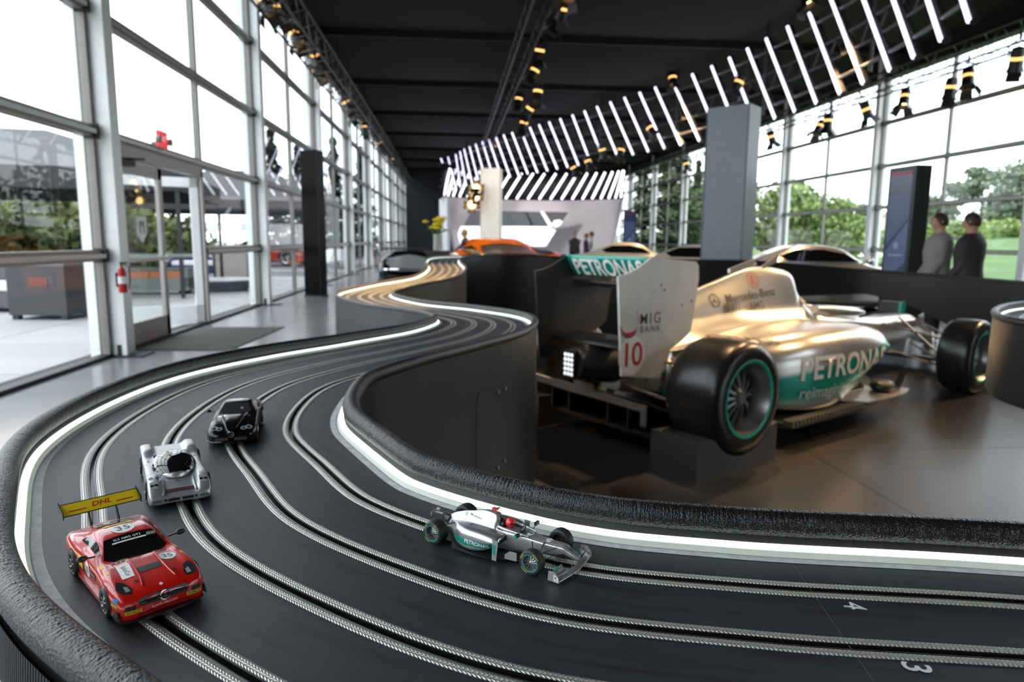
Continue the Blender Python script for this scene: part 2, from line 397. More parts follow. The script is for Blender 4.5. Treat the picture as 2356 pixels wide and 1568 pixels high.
# ================================================================ slot car track
far = [pd(1300, 590, 9.5), pd(1620, 598, 9.3), pd(1740, 600, 9.2), pd(2000, 621, 8.9), pd(2160, 634, 8.4), pd(2356, 650, 7.6)]
fx = []
for i, p in enumerate(far):
    a = far[max(0, i-1)]; b = far[min(len(far)-1, i+1)]; t = (b-a)[:2]/np.linalg.norm((b-a)[:2]); nrm = np.array([-t[1], t[0]])
    fx.append([p[0]+nrm[0]*.19, p[1]+nrm[1]*.19, p[2]-.032])
CTRL = [[0.75, 0.19, 1.07], [0.56, 0.265, 1.07], [0.375, 0.313, 1.07], [0.1887, 0.3505, 1.07], [0.0477, 0.3949, 1.07], [-0.0698, 0.4775, 1.07], [-0.1698, 0.5778, 1.07],
        [-0.2378, 0.6984, 1.07], [-0.3107, 0.8555, 1.07], [-0.3321, 1.0244, 1.07], [-0.3147, 1.1895, 1.07], [-0.2353, 1.3843, 1.066], [-0.1159, 1.6564, 1.052],
        [0.0463, 2.0544, 1.034], [0.118, 2.6058, 1.0086], [-0.0341, 3.2581, 0.9734], [-0.3508, 3.9255, 0.944], [-0.5755, 4.611, 0.944], [-0.4345, 5.2664, 0.9602],
        [-0.1437, 5.8823, 0.9884], [-0.0469, 6.5312, 1.0341], [-0.0873, 7.2083, 1.0722], [-0.0676, 7.9116, 1.0923], [0.0843, 8.6224, 1.095], [0.55, 9.25, 1.09], [1.1, 9.55, 1.085]]+fx+[
        [7.0, 6.2, .86], [7.0, 4.9, .90], [6.0, 3.9, .96], [4.2, 3.25, 1.02], [2.75, 2.55, 1.06], [2.13, 2.19, 1.07], [1.865, 1.83, 1.07], [2.01, 1.46, 1.07], [2.45, 1.15, 1.07], [2.8, .6, 1.07], [2.45, .05, 1.07], [1.6, -.12, 1.07], [1.08, .03, 1.07]]
NSEG = 16
PATH = cat_spline(CTRL, NSEG, closed=True)
_T = np.roll(PATH, -1, 0)-np.roll(PATH, 1, 0); _T = _T[:, :2]/np.linalg.norm(_T[:, :2], axis=1)[:, None]
PN = np.stack([_T[:, 1], -_T[:, 0]], 1)           # to the right of travel (towards the racing car)
ARC = np.r_[0, np.cumsum(np.linalg.norm(np.diff(np.vstack([PATH, PATH[:1]]), axis=0), axis=1))]
def path_pt(i, o, dz): return (PATH[i, 0]+PN[i, 0]*o, PATH[i, 1]+PN[i, 1]*o, PATH[i, 2]+dz)
def sweep(name, prof, m, parent, closed_prof=False, idx=None, smooth=60, fix=False):
    """prof: [(offset, dz)] or function of path index; uv = (arc length, profile length)"""
    n = len(PATH); ids = list(range(n)) if idx is None else list(idx); loop = idx is None
    if loop: ids = ids+[0]
    rows = []; vs = []; uvs = []
    for q, i in enumerate(ids):
        pr = prof(i) if callable(prof) else prof
        a = ARC[n] if (loop and q == len(ids)-1) else ARC[i]; s = 0; last = None; pr2 = list(pr)+([pr[0]] if closed_prof else [])
        for o, dz in pr2:
            if last is not None: s += math.hypot(o-last[0], dz-last[1])
            last = (o, dz); vs.append(path_pt(i, o, dz)); uvs.append((a, s))
    k = len(pr2); fs = [(i*k+j, (i+1)*k+j, (i+1)*k+j+1, i*k+j+1) for i in range(len(ids)-1) for j in range(k-1)]
    me = bpy.data.meshes.new(name); me.from_pydata(vs, [], fs); me.materials.append(m)
    ul = me.uv_layers.new(name='arc'); 
    lv = np.empty(len(me.loops), dtype=np.int32); me.loops.foreach_get('vertex_index', lv); ul.data.foreach_set('uv', np.array(uvs, dtype=np.float32)[lv].ravel())
    me.shade_smooth(); me.set_sharp_from_angle(angle=R(smooth))
    return link(name, me, parent)
SP = .0705
LANES = [-1.5*SP-.006, -.5*SP, .5*SP, 1.5*SP]
HW = .172
def hw(i, sg):
    k = i/NSEG
    if sg > 0: return float(np.interp(k, (0, 3, 4, 5, 6, 7, 8, 9, 10, 12), (.164, .167, .169, .165, .163, .166, .175, .177, .175, HW)))
    return float(np.interp(k, (0, 5, 6, 7, 8, 9, 10, 44, 45), (.161, .161, .165, .171, .174, .174, HW, HW, .161)))
# road surface: dark, fine-grained, with rubber marks along the lanes
M_road = mat('black_track_surface', (.019, .0215, .028), .50, var=.12, scale=9, bump=.0)
n, l, b = nodes_of(M_road)
uvn = n.new('ShaderNodeUVMap'); uvn.uv_map = 'arc'; mpn = n.new('ShaderNodeMapping'); mpn.inputs['Scale'].default_value = (5, 60, 1); l.new(uvn.outputs[0], mpn.inputs[0])
sk = n.new('ShaderNodeTexNoise'); sk.inputs['Scale'].default_value = 1.6; sk.inputs['Detail'].default_value = 3; l.new(mpn.outputs[0], sk.inputs['Vector'])
rp = n.new('ShaderNodeValToRGB'); rp.color_ramp.elements[0].position = .33; rp.color_ramp.elements[0].color = (.45, .43, .42, 1); rp.color_ramp.elements[1].position = .47; rp.color_ramp.elements[1].color = (1, 1, 1, 1)
l.new(sk.outputs['Fac'], rp.inputs['Fac'])
gr = n.new('ShaderNodeTexNoise'); gr.inputs['Scale'].default_value = 1500; gr.inputs['Detail'].default_value = 2; l.new(n['Texture Coordinate'].outputs['Object'], gr.inputs['Vector'])
gp = n.new('ShaderNodeValToRGB'); gp.color_ramp.elements[0].position = .40; gp.color_ramp.elements[0].color = (.72, .72, .72, 1); gp.color_ramp.elements[1].position = .74; gp.color_ramp.elements[1].color = (1.9, 1.95, 2.05, 1)
l.new(gr.outputs['Fac'], gp.inputs['Fac'])
base = n['Color Ramp'].outputs[0]
m1 = n.new('ShaderNodeMix'); m1.data_type = 'RGBA'; m1.blend_type = 'MULTIPLY'; m1.inputs[0].default_value = 1; l.new(base, m1.inputs[6]); l.new(rp.outputs[0], m1.inputs[7])
m2 = n.new('ShaderNodeMix'); m2.data_type = 'RGBA'; m2.blend_type = 'MULTIPLY'; m2.inputs[0].default_value = 1; l.new(m1.outputs[2], m2.inputs[6]); l.new(gp.outputs[0], m2.inputs[7])
l.new(m2.outputs[2], b.inputs['Base Color'])
bp = n.new('ShaderNodeBump'); bp.inputs['Strength'].default_value = .35; bp.inputs['Distance'].default_value = .0004; l.new(gr.outputs['Fac'], bp.inputs['Height']); l.new(bp.outputs[0], b.inputs['Normal'])
# braided contact strips
M_braid = mat('tinned_copper_braid', (.62, .60, .54), .34, .75, var=.15, scale=40)
n, l, b = nodes_of(M_braid)
uvn = n.new('ShaderNodeUVMap'); uvn.uv_map = 'arc'; sx = n.new('ShaderNodeSeparateXYZ'); l.new(uvn.outputs[0], sx.inputs[0])
row = math_node(n, l, 'MULTIPLY', sx.outputs['Y'], 1/.00172)
fl_ = math_node(n, l, 'FLOOR', row); fr_ = math_node(n, l, 'FRACT', row)
par = math_node(n, l, 'MULTIPLY', math_node(n, l, 'FRACT', math_node(n, l, 'MULTIPLY', fl_, .5)), 2)
slant = math_node(n, l, 'MULTIPLY', math_node(n, l, 'SUBTRACT', math_node(n, l, 'MULTIPLY', par, 2), 1), math_node(n, l, 'MULTIPLY', fr_, .8))
ph = math_node(n, l, 'ADD', math_node(n, l, 'MULTIPLY', sx.outputs['X'], 1/.0028), slant)
w1 = math_node(n, l, 'ABSOLUTE', math_node(n, l, 'SUBTRACT', math_node(n, l, 'FRACT', ph), .5))
w2 = math_node(n, l, 'ABSOLUTE', math_node(n, l, 'SUBTRACT', fr_, .5))
hgt = math_node(n, l, 'MULTIPLY', math_node(n, l, 'SUBTRACT', 1, math_node(n, l, 'MULTIPLY', math_node(n, l, 'POWER', math_node(n, l, 'MULTIPLY', w1, 2), 3), 1)), math_node(n, l, 'SUBTRACT', 1, math_node(n, l, 'POWER', math_node(n, l, 'MULTIPLY', w2, 2), 4)))
cr_ = n.new('ShaderNodeValToRGB'); cr_.color_ramp.elements[0].position = .25; cr_.color_ramp.elements[0].color = (.035, .033, .03, 1); cr_.color_ramp.elements[1].position = .6; cr_.color_ramp.elements[1].color = (.74, .72, .66, 1)
l.new(hgt, cr_.inputs['Fac']); l.new(cr_.outputs[0], b.inputs['Base Color'])
bp = n.new('ShaderNodeBump'); bp.inputs['Strength'].default_value = .8; bp.inputs['Distance'].default_value = .0006; l.new(hgt, bp.inputs['Height']); l.new(bp.outputs[0], b.inputs['Normal'])
# black leather with gathered wrinkles across the roll
M_leather = mat('black_grained_leather', (.007, .007, .008), .33, spec=.45, var=.1, scale=60)
n, l, b = nodes_of(M_leather)
uvn = n.new('ShaderNodeUVMap'); uvn.uv_map = 'arc'
mp1 = n.new('ShaderNodeMapping'); mp1.inputs['Scale'].default_value = (420, 70, 1); l.new(uvn.outputs[0], mp1.inputs[0])
wr = n.new('ShaderNodeTexNoise'); wr.inputs['Scale'].default_value = 1.; wr.inputs['Detail'].default_value = 2; l.new(mp1.outputs[0], wr.inputs['Vector'])
mp2 = n.new('ShaderNodeMapping'); mp2.inputs['Scale'].default_value = (620, 620, 1); l.new(uvn.outputs[0], mp2.inputs[0])
vr = n.new('ShaderNodeTexVoronoi'); vr.inputs['Scale'].default_value = 1.; l.new(mp2.outputs[0], vr.inputs['Vector'])
hh = math_node(n, l, 'ADD', math_node(n, l, 'MULTIPLY', wr.outputs['Fac'], 1.6), math_node(n, l, 'MULTIPLY', vr.outputs['Distance'], .55))
bp = n.new('ShaderNodeBump'); bp.inputs['Strength'].default_value = .75; bp.inputs['Distance'].default_value = .0013; l.new(hh, bp.inputs['Height']); l.new(bp.outputs[0], b.inputs['Normal'])
M_wallin = mat('black_inner_kerb', (.012, .012, .012), .55)
M_skirt = mat('charcoal_skirt_panel', (.008, .008, .0085), .36, spec=.35, var=.08, scale=2.5, bump=.03, bscale=200)
M_led = mat('white_led_strip', (.9, .95, .9), .4, emit=(.93, 1, .90), estr=.62)
M_chan = mat('frosted_strip_channel', (.34, .37, .34), .4, emit=(.85, 1, .85), estr=.05)
M_tape = mat('white_edge_tape', (.50, .53, .55), .5, var=.18, scale=120)
M_fleck = mat('paper_fleck', (.7, .7, .68), .6)

trk = empty('slot_car_track', (0, 0, 0)); tag(trk, 'winding four lane slot car track with black leather rims and glowing edges', 'race track')
prof = []
for L_ in LANES: prof += [(L_-.0103, 0), (L_-.0036, .0), (L_-.0022, -.006), (L_+.0022, -.006), (L_+.0036, 0.), (L_+.0103, 0)]
sweep('road_surface', lambda i: [(-hw(i, -1), 0)]+prof+[(hw(i, 1), 0)], M_road, trk, smooth=30)
M_slot = mat('slot_black', (.006, .006, .006), .35)
for L_ in LANES:
    s_ = sweep('slot_groove', [(L_-.0037, .0002), (L_-.0030, .0008), (L_-.0021, .0006), (L_-.0018, -.0055), (L_+.0018, -.0055), (L_+.0021, .0006), (L_+.0030, .0008), (L_+.0037, .0002)], M_slot, trk, smooth=30)
    for sg in (-1, 1):
        a, c = L_+sg*.0037, L_+sg*.0102
        if a > c: a, c = c, a
        sweep('contact_braid', [(a, .0001), (a+.0006, .0009), (c-.0006, .0009), (c, .0001)], M_braid, trk)
for sg in (-1, 1):
    P_ = lambda l_: [(sg*o, z) for o, z in (l_ if sg > 0 else l_)]
    sweep('inner_kerb', lambda i: [(sg*hw(i, sg), -.002), (sg*hw(i, sg), .012), (sg*(hw(i, sg)+.004), .016)], M_wallin, trk)
    cx, cz, rx, rz_ = .0102, .0205, .0120, .0118
    sweep('leather_rim', lambda i: [(sg*(hw(i, sg)+cx+rx*math.cos(t)), cz+rz_*math.sin(t)) for t in np.linspace(1.2*math.pi, -.8*math.pi, 17)], M_leather, trk, smooth=180)
    sweep('light_strip', lambda i: [(sg*(hw(i, sg)-.0068), .0045), (sg*(hw(i, sg)-.0045), .0066), (sg*(hw(i, sg)-.0018), .0074), (sg*(hw(i, sg)-.0003), .0074)], M_led, trk, smooth=180)
    sweep('strip_channel', lambda i: [(sg*(hw(i, sg)-.0098), .0003), (sg*(hw(i, sg)-.0090), .0026), (sg*(hw(i, sg)-.0066), .0046)], M_chan, trk, smooth=180)
    sweep('edge_tape', lambda i: [(sg*(hw(i, sg)-.0185), .0003), (sg*(hw(i, sg)-.0108), .0004)], M_tape, trk)
# outer skirts: down to the floor, except where the track bridges on the far right and at the near right bend
def skirt_bottom(i):
    k = i/NSEG
    pts = [(0, .35), (23, 0.02), (27, .02), (27.6, .45), (28.3, .60), (29.0, .66), (29.6, .55), (30.2, .33), (31, .12), (32, .3), (36, .84), (40, .84), (43, .5), (45, .35)]
    if k < 8: return 0.0 if k > 3 else .25
    xs, zs = zip(*pts); return float(np.interp(k, xs, zs)) if k > 27 else 0.0
for sg in (-1, 1):
    sweep('skirt_panel', lambda i: [(sg*(hw(i, sg)+.016), z_) for z_ in (.012, -.05, (skirt_bottom(i)-PATH[i, 2])*.5, skirt_bottom(i)-PATH[i, 2])], M_skirt, trk, smooth=70)
    sweep('skirt_return', lambda i: [(sg*(hw(i, sg)+.016), skirt_bottom(i)-PATH[i, 2]), (sg*(hw(i, sg)-.014), skirt_bottom(i)-PATH[i, 2])], M_skirt, trk)
def deck_prof(i): return [(hw(i, 1), -.012), (-hw(i, -1), -.012)]
sweep('deck_underside', deck_prof, mat('deck_plywood_black', (.02, .02, .02), .7), trk)
for k_ in (30.5, 32.5, 34.3, 39.0, 41.0, 43.0):
    i_ = int(k_*NSEG); c_ = path_pt(i_, 0, 0); mb = MB(); mb.box((c_[0], c_[1], (c_[2]-.012)/2), (.07, .07, c_[2]-.014)); mb.box((c_[0], c_[1], .01), (.22, .22, .02)); mb.build('support_leg', M_skirt, trk, 0)
# ribbed rubber band below the rim on the camera side
M_rib = mat('ribbed_black_rubber', (.02, .02, .022), .45)
def rib(i0, i1, step=.0042):
    mb_ = MB(); S = np.array([path_pt(i, -(hw(i, -1)+.019), 0) for i in range(i0, i1)]); A = np.r_[0, np.cumsum(np.linalg.norm(np.diff(S, axis=0), axis=1))]
    for s_ in np.arange(0, A[-1]-.01, step):
        p = np.array([np.interp(s_, A, S[:, k]) for k in range(3)]); q = np.array([np.interp(s_+.014, A, S[:, k]) for k in range(3)])
        mb_.tube([(p[0], p[1], p[2]+.004), (q[0], q[1], q[2]-.045)], .0014, 5, caps=False)
    return tag(mb_.build('ribbed_band', M_rib, trk, 180, fix=False), kind='stuff')
rib(int(2.5*NSEG), 9*NSEG)
# joint between two track sections and the painted lane numbers
M_num = mat('white_lane_paint', (.60, .64, .68), .5, var=.1, scale=200)
ja, jb = pz(1800, 1262, 1.0703), pz(2010, 1566, 1.0703)
dj = (jb-ja)/np.linalg.norm(jb-ja); nj = np.array([-dj[1], dj[0], 0])
mb = MB(); mb.add([ja+nj*.0002, jb+nj*.0002, jb-nj*.0002, ja-nj*.0002], [(0, 1, 2, 3)]); mb.build('section_joint', mat('joint_scratch', (.14, .14, .13), .5), trk, 0)
def lane_number(s, px, py, top, up_px):
    c = pz(px, py, 1.0704); t = pz(*up_px, 1.0704)-c; t /= np.linalg.norm(t); e = np.array([t[1], -t[0], 0])
    bm = text_bm(s, top, .012)
    decal('lane_number', bm, c, e, t, M_num, trk)
lane_number('4', 1963, 1393, .0205, (2063, 1405)); lane_number('3', 2106, 1534, .0225, (2206, 1549))
# bolts of the service hatch on the skirt
bv = BVHTree.FromPolygons([v.co for v in trk.children[-1].data.vertices], [list(p.vertices) for p in trk.children[-1].data.polygons]) if False else None
skirts = [c for c in trk.children if c.name.startswith('skirt_panel')]; bvs = bvh_of(skirts)
for x, y in ((1144, 901), (1160, 893), (1143, 1075), (1158, 1059)):
    h, nn, i_, ds = bvs.ray_cast(V3(CP), V3(ray(x, y)))
    if h:
        if nn.dot(V3(ray(x, y))) > 0: nn = -nn
        mb = MB(); mb.cyl(h-nn*.001, h+nn*.006, .006, .004, 10); mb.build('bolt', mat('steel_bolt', (.7, .7, .7), .3, .9), trk)
# hatch outline on the skirt
hp = [(1096, 1085), (1096, 930), (1101, 905), (1118, 893), (1190, 866)]
q_ = [bvs.ray_cast(V3(CP), V3(ray(x, y)))[0] for x, y in hp]
if all(q_): mb = MB(); mb.tube([h+(V3(CP)-h).normalized()*.0012 for h in q_], .0009, 4); mb.build('hatch_seam', M_gasket, trk)
# ================================================================ the formula racing cars (one full size, one slot car)
TEAL = (.0, .29, .23)
def paint_f1(name, big):
    m = mat(name, (.66, .65, .63), .28, .80, var=.02, scale=3)
    return m
M_silv = paint_f1('silver_car_paint', True)
M_silvp = mat('silver_slot_paint', (.52, .53, .55), .30, .7, var=.02)
M_teal = mat('teal_paint', TEAL, .3, .1, coat=.3)
def pod_mat(name, silver, z0, z1, u0, slope, top):
    """silver paint with a teal band along the flank (a printed livery, in car coordinates)"""
    m = mat(name, silver, .28, .80, var=.02); n, l, b = nodes_of(m)
    s = n.new('ShaderNodeSeparateXYZ'); l.new(n['Texture Coordinate'].outputs['Object'], s.inputs[0])
    zz = math_node(n, l, 'SUBTRACT', s.outputs['Z'], math_node(n, l, 'MULTIPLY', math_node(n, l, 'SUBTRACT', s.outputs['X'], u0), slope))
    def sm(a, b_, v):
        q = n.new('ShaderNodeMapRange'); q.interpolation_type = 'SMOOTHSTEP'; q.inputs[1].default_value = a; q.inputs[2].default_value = b_; l.new(v, q.inputs[0]); return q.outputs[0]
    up = math_node(n, l, 'SUBTRACT', 1, sm(z1, z1+top, zz)); lo = sm(z0-.10, z0, s.outputs['Z'])
    f = math_node(n, l, 'MULTIPLY', up, lo)
    mx = n.new('ShaderNodeMix'); mx.data_type = 'RGBA'; l.new(f, mx.inputs[0]); l.new(n['Color Ramp'].outputs[0], mx.inputs[6]); mx.inputs[7].default_value = TEAL+(1,)
    l.new(mx.outputs[2], b.inputs['Base Color']); l.new(math_node(n, l, 'SUBTRACT', .80, math_node(n, l, 'MULTIPLY', f, .6)), b.inputs['Metallic'])
    return m
M_podbig = pod_mat('silver_teal_sidepod', (.62, .60, .57), .30, .40, .6, .125, .05)
M_podsm = pod_mat('silver_teal_slot_pod', (.46, .47, .49), .24, .36, .6, .06, .015)
M_carbon = mat('carbon_black', (.014, .014, .016), .38)
M_tyre = mat('racing_tyre_rubber', (.012, .0115, .0115), .30, var=.35, scale=6)
M_tyresm = mat('slot_tyre_rubber', (.020, .020, .021), .55)
M_rim = mat('grey_wheel_rim', (.30, .30, .31), .35, .8)
M_rimd = mat('dark_wheel_inner', (.05, .05, .052), .5, .5)
M_green = mat('green_rim_ring', (.0, .36, .27), .4)
M_lens = mat('led_rain_light', (.85, .88, .95), .3, emit=(.85, .92, 1), estr=.25)
M_decd = mat('dark_print', (.035, .035, .04), .5)
M_decr = mat('red_print', (.48, .02, .02), .45)
M_decw = mat('white_letter', (.80, .80, .78), .45)
M_grey = mat('brushed_grey_metal', (.16, .16, .165), .45, .6)
M_yel = mat('yellow_print', (.75, .55, .01), .45)

def wheel(parent, c, r, w, side, big, rimr=.21, spokes=12):
    """tyre with rim, ring and spokes; side = direction of the outer face along y"""
    h = w/2; pr = [(rimr, -h*.96), (r*.80, -h), (r*.93, -h*.93), (r*.985, -h*.72), (r, -h*.4), (r, h*.4), (r*.985, h*.72), (r*.93, h*.93), (r*.80, h), (rimr, h*.96)]
    t = MB(); t.lathe(pr, c, 'y', 44); t.lathe([(rimr, -h*.96), (rimr-.005, 0), (rimr, h*.96)], c, 'y', 44)
    o = t.build('wheel', M_tyre if big else M_tyresm, parent, 50)
    y = side*h
    rr = MB(); rr.lathe([(rimr*1.00, y*.97), (rimr*1.07, y*1.01), (rimr*1.10, y*.99)], c, 'y', 44); rr.build('rim_ring', M_green, o, 60)
    b = MB(); b.lathe([(rimr*.99, y*.97), (rimr*.93, y*.80), (rimr*.86, y*.35), (rimr*.84, y*.10)], c, 'y', 40); b.build('rim_barrel', M_rim, o, 60)
    d = MB(); d.lathe([(rimr*.86, y*.02), (0, y*.0)], c, 'y', 32); d.build('brake_disc', M_rimd, o, 60)
    s = MB()
    for k in range(spokes):
        a = 2*math.pi*k/spokes
        for da in (-.09, .09): s.tube([(c[0]+.05*math.sin(a), c[1]+y*.62, c[2]+.05*math.cos(a)), (c[0]+rimr*.88*math.sin(a+da), c[1]+y*.36, c[2]+rimr*.88*math.cos(a+da))], .008 if big else .012, 5)
    s.lathe([(0, y*.72), (.035, y*.72), (.06, y*.6), (.06, y*.1)], c, 'y', 16); s.build('spokes', M_rim, o, 40)
    if not big:
        q = MB()
        for a0, a1 in ((.3, 1.1), (3.4, 4.2), (5.0, 5.6)):
            q.grid([[(c[0]+rad*math.sin(a), c[1]+y*1.0+side*.004, c[2]+rad*math.cos(a)) for rad in (r*.80, r*.845)] for a in np.linspace(a0, a1, 8)])
        q.build('tyre_print', M_yel, o, 0)
    return o

def build_f1(root, big):
    sil = M_silv if big else M_silvp
    rz0, rz1, wb = (.10, 0., 3.5) if big else (0., 0., 3.18)
    lift = lambda u: rz0*(1-u/3.5) if big else 0.
    zz = lambda u, z: z+(lift(u)-(.10*(1-u/3.5)) if big else 0.)      # profile heights below were read off the raised show car
    def st(u, zt, wt, zs, ws, wm, zm, wb_, zb):
        if not big: k = -.10*(1-u/3.5); zt, zs, zm, zb = zt+k, zs+k, zm+k, zb+k
        return (u, [(0, zt), (wt*.7, zt-.004), (wt, zt-.025), ((wt+ws)/2+.004, (zt-.025+zs)/2), (ws, zs), (wm, zm), (wb_, zb), (0, zb)])
    if big:
        S = [st(-.22, .64, .03, .60, .07, .09, .5, .07, .36), st(.15, .82, .02, .72, .06, .16, .55, .14, .30), st(.4, .91, .02, .76, .09, .24, .55, .2, .28), st(.63, .985, .022, .77, .11, .30, .58, .25, .26),
             st(.9, 1.05, .026, .79, .15, .35, .6, .28, .24), st(1.2, 1.12, .045, .79, .17, .37, .6, .28, .22), st(1.48, 1.125, .09, .80, .18, .38, .6, .28, .2), st(1.68, 1.075, .11, .80, .18, .38, .6, .28, .2), st(1.74, .99, .10, .80, .18, .38, .6, .28, .19), st(1.78, .78, .2, .75, .30, .36, .55, .26, .19)]
    else:
        S = [st(-.15, .60, .03, .56, .07, .10, .5, .07, .36), st(.15, .78, .02, .66, .06, .16, .55, .14, .30), st(.5, .90, .03, .72, .12, .26, .55, .2, .28),
             st(.9, .99, .05, .80, .16, .35, .6, .28, .24), st(1.2, 1.07, .08, .85, .19, .37, .6, .28, .22), st(1.45, 1.08, .10, .88, .20, .38, .6, .28, .2), st(1.66, 1.04, .11, .88, .19, .38, .6, .28, .2), st(1.74, .92, .10, .82, .18, .38, .6, .28, .19), st(1.78, .78, .2, .75, .30, .36, .55, .26, .19)]
    S += [st(2.1, .735, .20, .72, .285, .30, .5, .2, .17), st(2.5, .70, .17, .68, .24, .25, .5, .17, .2), st(3.1, .645, .14, .60, .18, .19, .48, .15, .3), st(3.6, .625, .12, .58, .16, .165, .48, .13, .36),
          st(3.98, .61, .10, .56, .14, .145, .5, .11, .40), st(4.2, .55, .09, .5, .12, .12, .45, .09, .36), st(4.6, .45, .075, .42, .1, .1, .38, .07, .31), st(4.95, .36, .05, .35, .06, .06, .32, .04, .28)]
    body = loft(S, 5).build('body', sil, root, 60)
    pods = []
    for s in (-1, 1):
        def ps(u, yo, zt, zb, yb, yi=.16):
            k = 0 if big else -.10*(1-u/3.5)
            zt, zb = zt+k, zb+k
            return (u, [(s*yi, zt), (s*(yi+.55*(yo-yi)), zt-.004), (s*(yo-.10), zt-.03), (s*(yo-.015), zt-.12), (s*yo, (zt+zb)/2-.02), (s*(yb+.5*(yo-yb)), zb+.07), (s*yb, zb), (s*yi, zb)])
        PS = [ps(.12, .20, .60, .30, .18), ps(.35, .38, .64, .27, .34), ps(.6, .60, .68, .23, .56), ps(.9, .73, .72, .19, .69), ps(1.25, .775, .735, .17, .71), ps(1.5, .785, .735, .19, .66), ps(1.75, .785, .72, .28, .62), ps(1.93, .77, .70, .38, .60), ps(2.04, .74, .675, .46, .56), ps(2.09, .66, .63, .50, .52)]
        p = loft(PS, 5, mirror=False).build('sidepod', M_podbig if big else M_podsm, root, 70); pods.append(p)
        k = 0 if big else -.04
        iw = MB(); iw.add([(2.094, s*.25, .50+k), (2.094, s*.62, .52+k), (2.094, s*.63, .60+k), (2.094, s*.25, .65+k)], [(0, 1, 2, 3)]); iw.build('radiator_inlet', M_carbon, p, 0)
    bv = bvh_of([body]+pods)
    # cockpit, headrest, air box, driver helmet
    k = 0 if big else -.045
    c = MB(); c.grid([[(2.12+.36*rr*math.cos(a), .19*rr*math.sin(a), .742-.035*math.cos(a)*rr+k-(.03 if rr < .9 else 0)) for a in np.linspace(0, 2*math.pi, 25)[:-1]] for rr in (.02, .6, .92, 1.0)], cv=True); c.build('cockpit_opening', M_carbon, root)
    for s in (-1, 1):
        h = MB(); h.tube([(1.80, s*.25, .79+k), (2.0, s*.265, .775+k), (2.4, s*.25, .745+k), (2.72, s*.19, .71+k)], [.04, .045, .04, .02], 10); h.build('cockpit_side', sil, root)
        m = MB(); m.box((2.55, s*.50, .80+k), (.07, .16, .085)); m.box((2.55, s*.585, .80+k), (.075, .02, .09), mi=1); m.tube([(2.55, s*.45, .76+k), (2.56, s*.24, .69+k)], .012, 6); m.build('mirror', None, root, 0, mats=[M_carbon, M_teal])
    ab = MB(); kz = 0 if big else -.05
    ab.grid([[(1.752+(.02 if big else .0)*0, .085*rr*math.sin(a), .93+kz+.085*rr*math.cos(a)*1.1) for a in np.linspace(0, 2*math.pi, 21)[:-1]] for rr in (.02, 1.)], cv=True); ab.build('airbox_inlet', M_carbon, root)
    hr = MB(); hr.ball((1.84, 0, .80+k), (.10, .15, .10)); hr.build('headrest', mat('tan_headrest', (.40, .33, .22), .5) if big else M_carbon, root)
    if not big:
        h = MB(); h.ball((2.02, 0, .86+k), (.145, .125, .135), 14, 20); ho = h.build('helmet', mat('red_helmet', (.72, .02, .012), .3, coat=.5), root)
        v = MB(); v.grid([[(2.02+.149*math.cos(a)*math.cos(e), .129*math.sin(a)*math.cos(e), .86+k+.139*math.sin(e)) for a in np.linspace(-1.15, 1.15, 14)] for e in (-.05, .12, .27)]); v.build('visor', M_carbon, ho)
        w = MB(); w.tube([(2.42+.01*math.cos(a), .13*math.cos(a), .79+k+.07*math.sin(a)) for a in np.linspace(0, 2*math.pi, 15)], .014, 6); w.build('steering_wheel', M_carbon, root)
        t = MB(); t.box((1.52, 0, 1.10), (.16, .10, .05)); t.box((1.52, 0, 1.06), (.05, .03, .06)); t.box((1.60, 0, 1.125), (.06, .16, .03)); t.build('camera_pod', mat('red_pod', (.7, .04, .03), .4), root, 0)
        ws = MB(); ws.grid([[(2.50+.10*math.cos(a)-t_*.10, .19*math.sin(a), .72+k+t_*.07) for a in np.linspace(-1.4, 1.4, 12)] for t_ in (0, 1)]); ws.build('windscreen', glass_mat('toy_glass', (.6, .6, .6)), root)
    else:
        t = MB(); t.prism([(0, 0), (.34, .06), (.30, .10), (0, .03)], (1.0, 0, 1.09), (1, 0, 0), (0, 0, 1), (0, 1, 0), .02); t.build('fin_top', sil, root, 0)
        t = MB(); t.prism([(0, 0), (.20, .05), (.22, .11), (0, .02)], (1.34, -.05, 1.115), (1, 0, 0), (0, 0, 1), (0, 1, 0), .015); t.build('air_blade', sil, root, 0)
    # wheels
    rr = .33
    zr = .43 if big else .33
    wl_ = [((0, -.715, zr), .375, -1), ((0, .715, zr), .375, 1), ((wb, -.76, rr), .28, -1), ((wb, .76, rr), .28, 1)]
    for c_, w_, sd in wl_: wheel(root, c_, rr, w_, sd, big)
    # floor, plank edge louvres, diffuser
    zf = lambda u: (.17-.02*u/3) if big else .05
    F = MB(); F.prism([(-.30, -.5), (.42, -.52), (.62, -.82), (1.5, -.84), (1.85, -.78), (2.2, -.62), (2.9, -.12), (2.9, .12), (2.2, .62), (1.85, .78), (1.5, .84), (.62, .82), (.42, .52), (-.30, .5)], (0, 0, .15 if big else .055), (1, 0, 0), (0, 1, 0), (0, 0, 1), .03); F.build('floor_tray', M_carbon, root, 0)
    if big:
        L = MB()
        for u in np.arange(.56, 1.5, .045): L.box((u, -.82, .180), (.018, .07, .04)); L.box((u, .82, .180), (.018, .07, .04))
        tag(L.build('floor_louvres', mat('gold_louvre', (.20, .17, .13), .4, .5), root, 0), kind='stuff')
        V_ = MB(); V_.prism([(1.40, -.60), (1.55, -.84), (1.9, -.87), (2.12, -.86), (2.30, -.80), (2.1, -.55)], (0, 0, .185), (1, 0, 0), (0, 1, 0), (0, 0, 1), .012); V_.build('floor_front_plate', sil, root, 0)
        T_ = MB(); T_.prism([(1.62, .20), (1.98, .20), (1.66, .44)], (0, -.60, 0), (1, 0, 0), (0, 0, 1), (0, 1, 0), .012); T_.build('barge_board', M_carbon, root, 0)
